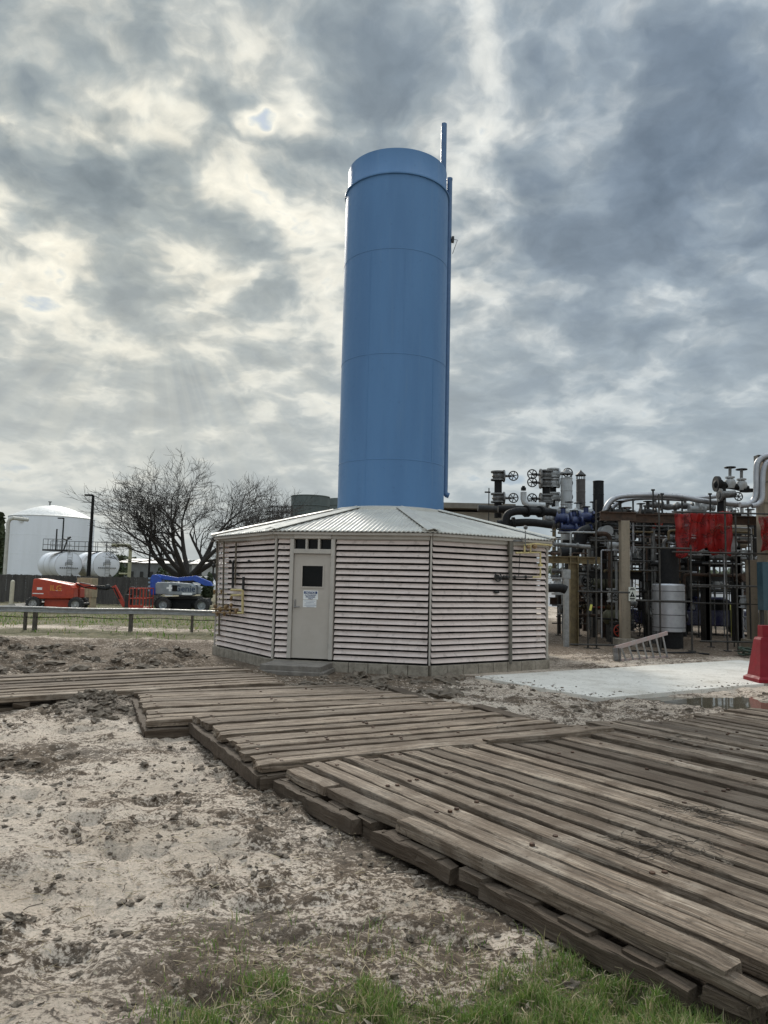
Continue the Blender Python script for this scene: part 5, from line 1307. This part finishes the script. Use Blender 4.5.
# hose heap
mb=MB(); pts=[]; c=G(756,657)
for k in range(90): a=k*.35; r0=.28+.06*math.sin(k*.9); pts.append((c.x+r0*math.cos(a)*1.3,c.y+r0*math.sin(a),.05+.002*k+.02*math.sin(k*1.7)))
mb.tube(pts,.022,6); tag(mb.build('coiled_hose',mat('green_hose',(.04,.06,.035),(.03,.045,.03),8,.6)),'dark green hose coiled on the ground by the red barrier','hose')
mb=MB()
a=G(630,652);b=G(708,655)
mb.tube([(a.x+(b.x-a.x)*k/20,a.y+(b.y-a.y)*k/20+.15*math.sin(k*.5),.03) for k in range(21)],.025,6); tag(mb.build('ground_cable',BLACK),'black cable lying along the back edge of the concrete pad','cable')
# vehicles behind
car(702,625,28.5,5.2,1.42,NAVY,'navy blue pickup truck parked behind the pipework',name='parked_truck',cat='pickup truck',pickup=True)
car(722,612,36,6.2,2.3,CW,'white van parked behind the navy truck',name='parked_van',cat='van')
mb=MB(); q=W(731.5,607,27.5); mb.box((q.x,27.5,q.z),(.14,.03,.22)); mb.tube([(q.x,27.53,0),(q.x,27.53,q.z+.1)],.02,6); tag(mb.build('yellow_tag',mat('tag_yellow',(.62,.60,.12),(.55,.52,.1),6,.5)),'small yellow tag plate in front of the white van','sign')
mb=MB(); q=W(590.8,607.5,20.7); mb.box((q.x,20.70,q.z),(.06,.02,.17),M=Matrix.Rotation(R(12),3,'Y')); tag(mb.build('scaffold_tag',MATS['tag_yellow']),'small yellow tag hanging on the left scaffold upright','tag')
# pale buildings and trailers behind plant
shed(545,640,62,590,'white metal building seen through the pipework left of the tan column',WHITEP,RFG,8,3)
shed(640,790,70,586,'long pale building seen through the scaffold on the right',OLDWHITE,RFG,10,5)
box_thing('site_trailer',683,730,577,596,40,2.4,WHITEP,'white site trailer seen above the navy truck','trailer')
box_thing('dark_filler_box',574,602,566,640,30.5,1.2,BLACK,'black filler box added to darken the depth behind the left scaffold','machine')  # black box added as dark fill deep in the plant
0 and box_thing('dark_filler_box',630,655,545,640,31,1.2,mat('deep_brown',(.035,.028,.020),(.02,.017,.013),4,.8),'dark brown filler box added to darken the depth behind the tan column','machine')
box_thing('dark_filler_box',664,692,552,600,30.2,1.0,BLACK,'black filler box added to darken the depth behind the silver vessel','machine')  # another box added to darken the background here
0 and box_thing('dark_filler_box',735,757,560,640,30.8,1.0,DARK,'dark grey filler box added to darken the depth behind the right scaffold','machine')
# filler: pipes, valves and small frames
rd=random.Random(31)
cols=[(GREY,'grey'),(DARK,'dark grey'),(BLACK,'black'),(RUST,'rusty brown'),(SILVER,'silver clad'),(YBROWN,'yellow brown'),(GALVL,'pale galvanised')]
wt=[6,5,3,4,3,2,4]
for k in range(165):
    m_,cn=rd.choices(cols,wt)[0]; yv=rd.uniform(22.6,30); pa=rd.uniform(552,740); L=rd.uniform(20,90); pb=min(790,pa+L); py=rd.choice([rd.uniform(520,560),rd.uniform(530,625),rd.uniform(515,545)])
    r_=rd.choice([.02,.025,.03,.04,.05,.08]); a=W(pa,py,yv); b=W(pb,py,yv); b.z=a.z
    pts=[a,b]
    c_=rd.random()
    if c_<.45: pts.append(b+Vector((0,0,rd.uniform(-1.3,-.5))))
    if c_>.65: pts.insert(0,a+Vector((0,0,rd.uniform(-1.2,.5))))
    pts=[Vector((p.x,p.y,max(.1,p.z))) for p in pts]
    if pb>688 and pa<738 and (py>592 or (c_<.45 and 688<pb<738) or (c_>.65 and 688<pa<738)): continue
    pipe(pts,r_,m_,cn+' pipe running level through the crowded pipework','pipe_run',cn+' level pipes in the plant',n=8)
for k in range(130):
    m_,cn=rd.choices(cols,wt)[0]; yv=rd.uniform(22.4,29); pa=rd.uniform(552,760); p0=rd.uniform(512,590); L=rd.uniform(30,120)
    r_=rd.choice([.018,.022,.03,.04,.07]); a=W(pa,p0,yv); z0=max(.0,a.z-L*yv/F)
    pts=[a,Vector((a.x,yv,z0))]
    if 688<pa<736 and r_>.03: continue
    if rd.random()<.4: pts.insert(0,a+Vector((rd.uniform(-.9,.9),0,0)))
    pipe(pts,r_,m_,'upright '+cn+' pipe standing in the crowded pipework','standpipe',cn+' upright pipes in the plant',n=8)
vsrc=None
GRP='small handwheel valves among the pipework'
for k in range(90):
    yv=rd.uniform(22.5,28); px=rd.uniform(555,752); py=rd.choice([rd.uniform(512,560),rd.uniform(520,630)])
    if 688<px<736 and py>596: continue
    p=W(px,py,yv); side=rd.choice([1,-1])
    if k<4:
        s=dome_valve('gate_valve','small handwheel valve somewhere among the crowded pipes',.42,[GREY,DARK,RUST,PALEG][k],[BLACK,REDP,DARK,DARK][k],p,rd.choice([0,PI,-PI/2]),1,GRP)
        vsrc=(vsrc or [])+[s]
    else: copy_tree(rd.choice(vsrc),loc=p,rot=(0,rd.choice([0,0,PI/2]),rd.choice([0,PI,-PI/2,-PI/2+.4])),scale=rd.uniform(.7,1.25))
# brown pale horizontal header drums
def drum(px0,px1,py,yv,r,m,label):
    a=W(px0,py,yv); b=W(px1,py,yv); b.z=a.z; root=thing('separator_drum',((a.x+b.x)/2,yv,a.z-r),label,'vessel'); mb=MB()
    d=(b-a).normalized(); mb.tube([a-d*r*.45,a-d*r*.3,a,b,b+d*r*.3,b+d*r*.45],[r*.3,r*.75,r,r,r*.75,r*.3],20); mb.build('shell',m,root)
    mb=MB()
    for f in (.2,.8): q=a.lerp(b,f); mb.box((q.x,yv,(q.z-r)/2),(.15,.4,q.z-r+.04))
    mb.build('saddle',DARK,root)
drum(586,622,585,25.5,.22,mat('olive_drum',(.10,.095,.05),(.07,.065,.035),4,.7),'olive brown horizontal drum left of the tan column')
drum(606,628,617,23.5,.22,mat('olive_drum',(0,0,0)),'olive drum low beside the foot of the tan column')
drum(640,672,528,26,.2,GREY,'grey horizontal drum on top of the rack behind the tan column')
drum(694,745,528,24.5,.16,TAN,'tan clad header between the two red nets')
drum(694,745,543,24.5,.14,TAN,'lower tan clad header between the two red nets')
body_row([(655,505),(668,507),(685,506),(641,514)],23.8,GREY,'grey valve bodies along the top of the rack, left of the upright valves',.10)
body_row([(697,509),(706,507),(742,517),(750,520)],23.6,PALEG,'pale valve bodies along the rack top behind the red net',.11)
body_row([(610,514),(620,512),(648,512)],23.2,DARK,'dark valve bodies under the silver arching pipes',.10)
for px,top in ((633,500),(653,490),(645,506),(622,508),(662,494),(710,494),(682,500)):
    mb=MB(); q=W(px,top,22.6); mb.cyl((q.x,22.6,zB),(q.x,22.6,q.z),.028,n=6); mb.box((q.x,22.6,q.z),(.1,.06,.05)); tag(mb.build('rack_post',DARK),'short dark post standing on the front rack beam','post','short posts on the rack beam')

# ------------------------------------------------------------------ loose ground stuff
def ico():
    p=(1+5**.5)/2; v=[(-1,p,0),(1,p,0),(-1,-p,0),(1,-p,0),(0,-1,p),(0,1,p),(0,-1,-p),(0,1,-p),(p,0,-1),(p,0,1),(-p,0,-1),(-p,0,1)]
    f=[(0,11,5),(0,5,1),(0,1,7),(0,7,10),(0,10,11),(1,5,9),(5,11,4),(11,10,2),(10,7,6),(7,1,8),(3,9,4),(3,4,2),(3,2,6),(3,6,8),(3,8,9),(4,9,5),(2,4,11),(6,2,10),(8,6,7),(9,8,1)]
    v=[Vector(a).normalized() for a in v]; cache={}; nf=[]
    def mid(a,b):
        k=(min(a,b),max(a,b))
        if k not in cache: v.append(((v[a]+v[b])/2).normalized()); cache[k]=len(v)-1
        return cache[k]
    for a,b,c in f: x,y,z=mid(a,b),mid(b,c),mid(c,a); nf+=[(a,x,z),(b,y,x),(c,z,y),(x,y,z)]
    return np.array([tuple(a) for a in v]),np.array(nf)
IV,IF=ico()
def scatter(name,pts,sizes,m,label,flat=.6):
    V=[];Fc=[];b=0
    for (x,y,z),s in zip(pts,sizes):
        nz=1+rng.normal(0,.30,len(IV))[:,None]; sc=np.array([rng.uniform(.6,1.5),rng.uniform(.6,1.5),flat*rng.uniform(.5,1.2)])
        a=rng.uniform(0,6.28); Rm=np.array([[math.cos(a),-math.sin(a),0],[math.sin(a),math.cos(a),0],[0,0,1]])
        V.append((IV*nz*sc*s)@Rm.T+np.array([x,y,z+s*.15])); Fc.append(IF+b); b+=len(IV)
    V=np.concatenate(V);Fc=np.concatenate(Fc)
    me=bpy.data.meshes.new(name); me.vertices.add(len(V)); me.vertices.foreach_set('co',V.ravel()); me.loops.add(Fc.size); me.loops.foreach_set('vertex_index',Fc.ravel())
    me.polygons.add(len(Fc)); me.polygons.foreach_set('loop_start',np.arange(0,Fc.size,3)); me.polygons.foreach_set('loop_total',np.full(len(Fc),3)); me.polygons.foreach_set('use_smooth',np.zeros(len(Fc),bool))
    me.update(); me.validate(); me.materials.append(m); o=bpy.data.objects.new(name,me); COL.objects.link(o); return tag(o,label,kind='stuff')
CLOD=mat('mud_clod',(.17,.135,.10),(.085,.066,.048),14,.95,0,.5,60)
def spots(n,x0,x1,y0,y1,smin,smax,pw=3,thr=.0,seed=4):
    x=rng.uniform(x0,x1,n*3); y=rng.uniform(y0,y1,n*3); k=(fbm(x*1.3,y*1.3,3,seed)>thr)&(matmask(x,y,0)<.3)&(padmask(x,y)<.3)&(np.hypot(x-BC.x,y-BC.y)>4.3)
    x,y=x[k][:n],y[k][:n]; z=terrain(x,y); return list(zip(x,y,z)),list(smin+(smax-smin)*rng.random(len(x))**pw)
P1,S1=spots(2600,-5.5,2.0,3.0,10.5,.003,.026,4,.42); P2,S2=spots(900,-9,1.5,11.3,17.5,.015,.13,3,.45); P3,S3=spots(260,1.3,6.5,9,12.6,.01,.06,3,.4)
for k in range(260):
    f=random.random(); e=random.choice([0,0,1]); a=Vector(PAD[1]).lerp(Vector(PAD[2]),f) if e==0 else Vector(PAD[0]).lerp(Vector(PAD[1]),f)
    o_=abs(random.gauss(0,.22)); d_=Vector((-.52,.85)) if e==0 else Vector((.82,.57)); a=a+d_*o_; P3.append((a.x,a.y,.036)); S3.append(.004+.018*random.random()**3)
P4=[];S4=[]
for (o0,d,l,w,zt,lab) in MATSPEC[:4]:
    d=Vector(d).normalized(); n=Vector((-d.y,d.x)); 
    for k in range(120):
        f=random.random(); off=abs(random.gauss(0,.10))
        side=random.choice([0,1]); sg=1 if w>0 else -1
        if side==0: p=Vector(o0)+d*l*f-n*sg*off
        else: p=Vector(o0)-d*off+n*w*f if w>0 or True else p
        if d.x<0: 
            p=Vector(o0)+d*l*f-n*sg*off
            if random.random()<.25: p=Vector(o0)+d*(l+off)+n*w*random.random()
        P4.append((p.x,p.y,tz(p.x,p.y)-.005)); S4.append(.006+.034*random.random()**3)
for k in range(170):   # the dirt mound by the left mat
    x=-3.62+random.gauss(0,.32); y=9.7+random.gauss(0,.34); P4.append((x,y,tz(x,y))); S4.append(.02+.06*random.random()**2)
for (px,py,s) in ((283,806,.09),(268,802,.07),(12,760,.10),(25,768,.07),(8,925,.06),(98,945,.05),(240,750,.06),(225,745,.05)):
    for j in range(16):
        q=G(px,py); x=q.x+random.gauss(0,s); y=q.y+random.gauss(0,s*1.1); P4.append((x,y,tz(x,y))); S4.append(s*random.uniform(.12,.42))
scatter('mud_clods',P1+P2+P3+P4,S1+S2+S3+S4,CLOD,'brown lumps of mud scattered over the sandy ground')
# mud lumps on the boards
P5=[];S5=[]
for (px,py,s,n) in ((690,815,.12,26),(672,845,.16,40),(735,860,.05,10),(60,678,.12,30),(415,702,.10,20),(680,740,.12,20),(560,722,.08,14)):
    q=G(px,py,.2)
    for j in range(n): P5.append((q.x+random.gauss(0,s*1.4),q.y+random.gauss(0,s),.193)); S5.append(random.uniform(.006,.022))
scatter('mud_crumbs',P5,S5,CLOD,'mud crumbs dropped on the timber mats',.5)
# straw and twigs
def strands(name,n,region,m,label,Lr=(.04,.18),r=.0022,zf=None):
    mb=MB()
    for k in range(n):
        x=random.uniform(region[0],region[1]); y=random.uniform(region[2],region[3]); z=tz(x,y)+.012 if zf is None else zf
        a=random.uniform(0,2*PI); L=random.uniform(*Lr); pts=[Vector((x,y,z))]
        for j in range(3): a+=random.uniform(-.5,.5); pts.append(pts[-1]+Vector((math.cos(a)*L/3,math.sin(a)*L/3,random.uniform(-.004,.008))))
        mb.tube(pts,r*random.uniform(.7,1.6),3,caps=False)
    tag(mb.build(name,m),label,kind='stuff')
STRAW=mat('dry_straw',(.42,.34,.21),(.26,.20,.12),20,.8); TW=mat('dark_twig',(.05,.037,.026),(.08,.06,.042),20,.9)
strands('dry_straw',520,(-2.3,1.6,2.9,5.4),STRAW,'bits of dry straw lying on the ground near the camera',(.03,.12),.0014)
strands('twigs',150,(-4.0,1.2,3.0,7.5),TW,'dark twigs and roots scattered over the sand',(.03,.11),.0022)
for (px,py) in ((672,848),(690,815)):
    q=G(px,py,.21); strands('grass_clump_debris',90,(q.x-.28,q.x+.28,q.y-.2,q.y+.2),TW,'dried grass and mud tangle left on the timber mats',(.05,.16),.0018,.212)
# dead leaves
mb=MB()
for k in range(420):
    x=random.uniform(-2.2,2.0); y=random.uniform(2.9,5.2); 
    if matmask(np.array([x]),np.array([y]),.12)[0]>.01: continue
    z=tz(x,y)+.012; a=random.uniform(0,6.28); s=random.uniform(.010,.026); u=Vector((math.cos(a),math.sin(a),random.uniform(-.3,.4))); v=Vector((-math.sin(a),math.cos(a),random.uniform(-.3,.4)))*.55
    p=Vector((x,y,z)); mb.add([p-u*s,p-v*s,p+u*s+Vector((0,0,s*.4)),p+v*s],[(0,1,2,3)])
tag(mb.build('dead_leaves',mat('leaf_litter',(.36,.30,.22),(.14,.10,.065),60,.8)),'small dry leaves littering the foreground',kind='stuff')
# grass
def grass(name,n,x0,x1,y0,y1,mask,hr,wr,label):
    x=rng.uniform(x0,x1,n);y=rng.uniform(y0,y1,n); k=mask(x,y)>rng.random(n); x=x[k];y=y[k]; k=matmask(x,y,0)<.5; x=x[k];y=y[k]; z=terrain(x,y); n=len(x)
    cl=fbm(x*7,y*7,3,90); hgt=hr[0]+(hr[1]-hr[0])*rng.random(n)**1.6; hgt*=.30+1.5*sst(.40,.65,cl)
    a=rng.uniform(0,2*PI,n); b=rng.uniform(0,2*PI,n); lean=hgt*rng.uniform(.1,.95,n); w=rng.uniform(*wr,n)
    V=np.zeros((n,5,3)); ux,uy=np.cos(a)*w,np.sin(a)*w; lx,ly=np.cos(b)*lean,np.sin(b)*lean
    for i,(f,wf) in enumerate(((0,1),(.5,.8))):
        for j,s in enumerate((-1,1)):
            V[:,i*2+j,0]=x+s*ux*wf+lx*f*f; V[:,i*2+j,1]=y+s*uy*wf+ly*f*f; V[:,i*2+j,2]=z-.004*(i==0)+hgt*f
    V[:,4,0]=x+lx;V[:,4,1]=y+ly;V[:,4,2]=z+hgt*np.where(lean>hgt*.7,.72,.95)
    base=np.arange(n)[:,None]*5; q=np.concatenate([(base+np.array([0,1,3,2])),],1)
    tri=base+np.array([2,3,4])
    loops=np.concatenate([np.concatenate([q,tri],1)]).ravel(); ls=(np.arange(n)[:,None]*7+np.array([0,4])).ravel(); lt=np.tile([4,3],n)
    me=bpy.data.meshes.new(name); me.vertices.add(n*5); me.vertices.foreach_set('co',V.ravel()); me.loops.add(len(loops)); me.loops.foreach_set('vertex_index',loops); me.polygons.add(2*n); me.polygons.foreach_set('loop_start',ls); me.polygons.foreach_set('loop_total',lt); me.update(); me.validate()
    tn=rng.random(n); c=np.repeat(np.stack([tn,rng.random(n),tn,np.ones(n)],-1),5,0).astype(np.float32)
    ca=me.color_attributes.new('tint','FLOAT_COLOR','POINT'); ca.data.foreach_set('color',c.ravel())
    me.materials.append(GRASSM); o=bpy.data.objects.new(name,me); COL.objects.link(o); tag(o,label,kind='stuff')
m=bpy.data.materials.new('grass_blade'); m.use_nodes=True; t=NT(m.node_tree)
at=t.n('ShaderNodeAttribute',attribute_name='tint').outputs['Color']; sp=t.n('ShaderNodeSeparateColor',{'Color':at})
c=t.ramp(sp.outputs[0],[(.0,(.075,.150,.025)),(.45,(.145,.225,.045)),(.68,(.21,.27,.075)),(.78,(.34,.29,.15)),(1.0,(.42,.36,.22))])
b=t.n('ShaderNodeBsdfPrincipled',{'Base Color':c,'Roughness':.6}); tr=t.n('ShaderNodeBsdfTranslucent',{'Color':c}); mx=t.n('ShaderNodeMixShader',{0:.35}); t.link(b.outputs[0],mx.inputs[1]); t.link(tr.outputs[0],mx.inputs[2])
o=t.n('ShaderNodeOutputMaterial'); t.link(mx.outputs[0],o.inputs[0]); GRASSM=m
def gm(x,y):
    fl=3.27+.36*sst(.1,.9,x)+.35*(fbm(x*2.2,y*.7,3,81)-.5)
    a=(1-sst(fl-.16,fl+.10,y+.0*x))*sst(-.95,-.25,x)
    return np.clip(a*sst(.18,.45,fbm(x*4,y*4,3,7))+.03*sst(4.3,3.6,y)*(x>-1),0,1)
strands('dead_stems',500,(-.7,1.5,2.85,3.65),STRAW,'dry dead stems tangled in the green grass',(.05,.13),.0013)
grass('grass',190000,-1.4,2.6,2.5,4.2,gm,(.012,.058),(.0013,.0030),'green grass growing along the front edge of the nearest mat')
def gm2(x,y): return np.clip(sst(20.2,22.5,y)*sst(.35,.6,fbm(x*.8,y*.8,3,71))*.9,0,1)
grass('far_grass',26000,-24,-3.5,19.5,52,gm2,(.04,.12),(.010,.020),'rough olive grass around the guardrail and the parked lifts')

# ------------------------------------------------------------------ sky, sun
SUNAZ=R(-18); SUNEL=R(31)
sd=Vector((math.sin(SUNAZ)*math.cos(SUNEL),math.cos(SUNAZ)*math.cos(SUNEL),math.sin(SUNEL)))
sl=bpy.data.lights.new('sun','SUN'); sl.energy=2.0; sl.angle=R(12); sl.color=(1,.94,.84); so=bpy.data.objects.new('sun',sl); COL.objects.link(so)
so.rotation_euler=sd.to_track_quat('Z','Y').to_euler(); so.location=(0,0,40)
w=bpy.data.worlds.new('World'); SC.world=w; w.use_nodes=True; t=NT(w.node_tree)
sky=t.n('ShaderNodeTexSky',sky_type='NISHITA',sun_disc=False,sun_elevation=SUNEL,sun_rotation=SUNAZ,air_density=1.0,dust_density=1.5)
D=t.n('ShaderNodeTexCoord').outputs['Generated']; Dn=t.vmath('NORMALIZE',D).outputs[0]
sx=t.n('ShaderNodeSeparateXYZ',{'Vector':Dn}); zc_=t.math('MAXIMUM',sx.outputs[2],0.0); k_=t.math('DIVIDE',1.0,t.math('ADD',zc_,.30))
P=t.n('ShaderNodeCombineXYZ',{'X':t.math('MULTIPLY',sx.outputs[0],k_),'Y':t.math('MULTIPLY',sx.outputs[1],k_),'Z':2.15}).outputs[0]
nv=t.n('ShaderNodeTexNoise',{'Vector':P,'Scale':3.5,'Detail':4.0,'Roughness':.6}).outputs['Color']
wv=t.vmath('SUBTRACT',nv,(.5,.5,.5)).outputs[0]
Dw=t.vmath('ADD',Dn,t.vmath('MULTIPLY',wv,(.34,.34,.34)).outputs[0]).outputs[0]
Pw=t.vmath('ADD',P,t.vmath('MULTIPLY',wv,(.16,.16,.0)).outputs[0]).outputs[0]
big=t.noise(P,1.7,2,.5); med=t.noise(Pw,4.2,3,.5); fine=t.noise(Pw,9.0,9,.60)
# billows: ridged inverse cells give the cauliflower edges
vo=t.n('ShaderNodeTexVoronoi',{'Vector':Pw,'Scale':7.0,'Detail':3.0,'Roughness':.55,'Randomness':1.0},feature='F1').outputs['Distance']
T=t.math('ADD',t.math('MULTIPLY',big,.48),t.math('ADD',t.math('MULTIPLY',med,.50),t.math('ADD',t.math('MULTIPLY',fine,.34),t.math('MULTIPLY',t.math('SUBTRACT',.5,vo),.13))))
T=t.math('SUBTRACT',T,.075)
# big cloud masses and breaks where the photograph has them: (pixel, radius in px, amount)
for (px,py,rad,amt) in ((90,205,95,.12),(20,150,60,.08),(185,165,55,-.15),(70,75,65,-.12),(150,110,45,-.10),(268,106,24,-.22),(250,60,45,-.09),(330,25,80,.08),(390,110,60,.07),(490,70,60,-.10),(600,40,60,-.12),(700,100,110,.12),(570,230,70,.05),(500,200,40,-.09),(60,265,45,-.04),(160,290,60,.05),(70,345,80,-.11),(260,300,70,.07),(650,250,110,.06),(560,320,60,-.07),(710,340,90,.03),(10,385,40,.08),(250,180,35,-.07),(200,380,70,.03),(650,310,70,-.05),(765,20,60,-.10),(330,100,40,-.09),(480,280,50,-.06),(750,180,50,-.08),(420,400,80,.02)):
    d=ray(px,py).normalized(); ds=t.vmath('DISTANCE',Dw,tuple(d)).outputs['Value']
    T=t.math('ADD',T,t.mapr(ds,0.0,rad*1.45/F,amt,0.0))
cc=t.ramp(T,[(.30,(.40,.47,.54)),(.37,(.64,.64,.62)),(.43,(.52,.535,.535)),(.475,(.36,.39,.415)),(.53,(.25,.29,.33)),(.62,(.175,.213,.26)),(.78,(.125,.158,.20))])
fine2=t.noise(Pw,16,7,.6)
cc=t.mix(1.0,cc,t.mix(t.mapr(fine2,.3,.7,0,1,False),(.90,.90,.90),(1.12,1.12,1.12)),'MULTIPLY')
bf=t.mapr(T,.25,.36,0,1)
sdv=tuple(ray(120,230).normalized()); dsun=t.vmath('DISTANCE',Dn,sdv).outputs['Value']
glow=t.mapr(dsun,0.0,.70,1.0,0.0)
cc=t.mix(1.0,cc,t.mix(glow,(.95,.99,1.02),(1.24,1.18,1.03)),'MULTIPLY')
skyc=t.mix(1.0,sky.outputs[0],(.1,.1,.1),'MULTIPLY'); skyc=t.mix(.85,skyc,(.13,.23,.38))
allc=t.mix(bf,skyc,cc)
hz=t.mapr(sx.outputs[2],-.03,.50,1,0); hzc=t.mix(glow,(.36,.41,.43),(.57,.565,.505))
# soft shafts fanning down from behind the cloud at the left
sp_=ray(150,250).normalized(); rel=t.vmath('SUBTRACT',Dn,tuple(sp_)).outputs[0]; rs=t.n('ShaderNodeSeparateXYZ',{'Vector':rel})
an=t.math('ARCTAN2',rs.outputs[0],rs.outputs[2]); rn=t.n('ShaderNodeTexNoise',{'W':t.math('MULTIPLY',an,7.0),'Scale':1.0,'Detail':3.0},noise_dimensions='1D').outputs[0]
rf=t.math('MULTIPLY',t.mapr(rn,.42,.68),t.math('MULTIPLY',t.mapr(t.vmath('LENGTH',rel).outputs['Value'],.06,.16),t.mapr(t.vmath('LENGTH',rel).outputs['Value'],.22,.45,1,0)))
rf=t.math('MULTIPLY',rf,t.mapr(rs.outputs[2],-.04,-.12,0,1))
allc=t.mix(t.math('MULTIPLY',hz,.78),allc,hzc)
allc=t.mix(t.math('MULTIPLY',rf,.075),allc,(.86,.82,.66))
# front-lit cloud behind the camera, plus brightness added overhead to light the ground
back=t.math('ADD',t.math('MULTIPLY',t.mapr(sx.outputs[1],.25,-.7),.60),t.math('MULTIPLY',t.mapr(sx.outputs[2],.64,.95),3.0))
allc=t.mix(1.0,allc,t.n('ShaderNodeCombineColor',{0:t.math('ADD',1.0,back),1:t.math('ADD',1.0,t.math('MULTIPLY',back,.97)),2:t.math('ADD',1.0,t.math('MULTIPLY',back,.93))}).outputs[0],'MULTIPLY')
allc=t.mix(1.0,allc,(10.0,10.0,10.0),'MULTIPLY')
bg=t.n('ShaderNodeBackground',{'Color':allc,'Strength':.1}); o=t.n('ShaderNodeOutputWorld'); t.link(bg.outputs[0],o.inputs[0])
try: w.cycles.sampling_method='AUTOMATIC'
except Exception: pass
SC.view_settings.view_transform='Standard'; SC.view_settings.look='None'; SC.view_settings.gamma=1.0; SC.view_settings.exposure=0.36; SC.view_settings.use_curve_mapping=False
SC.render.resolution_x=768; SC.render.resolution_y=1024
for ob in bpy.data.objects:
    if '_o' in ob: del ob['_o']
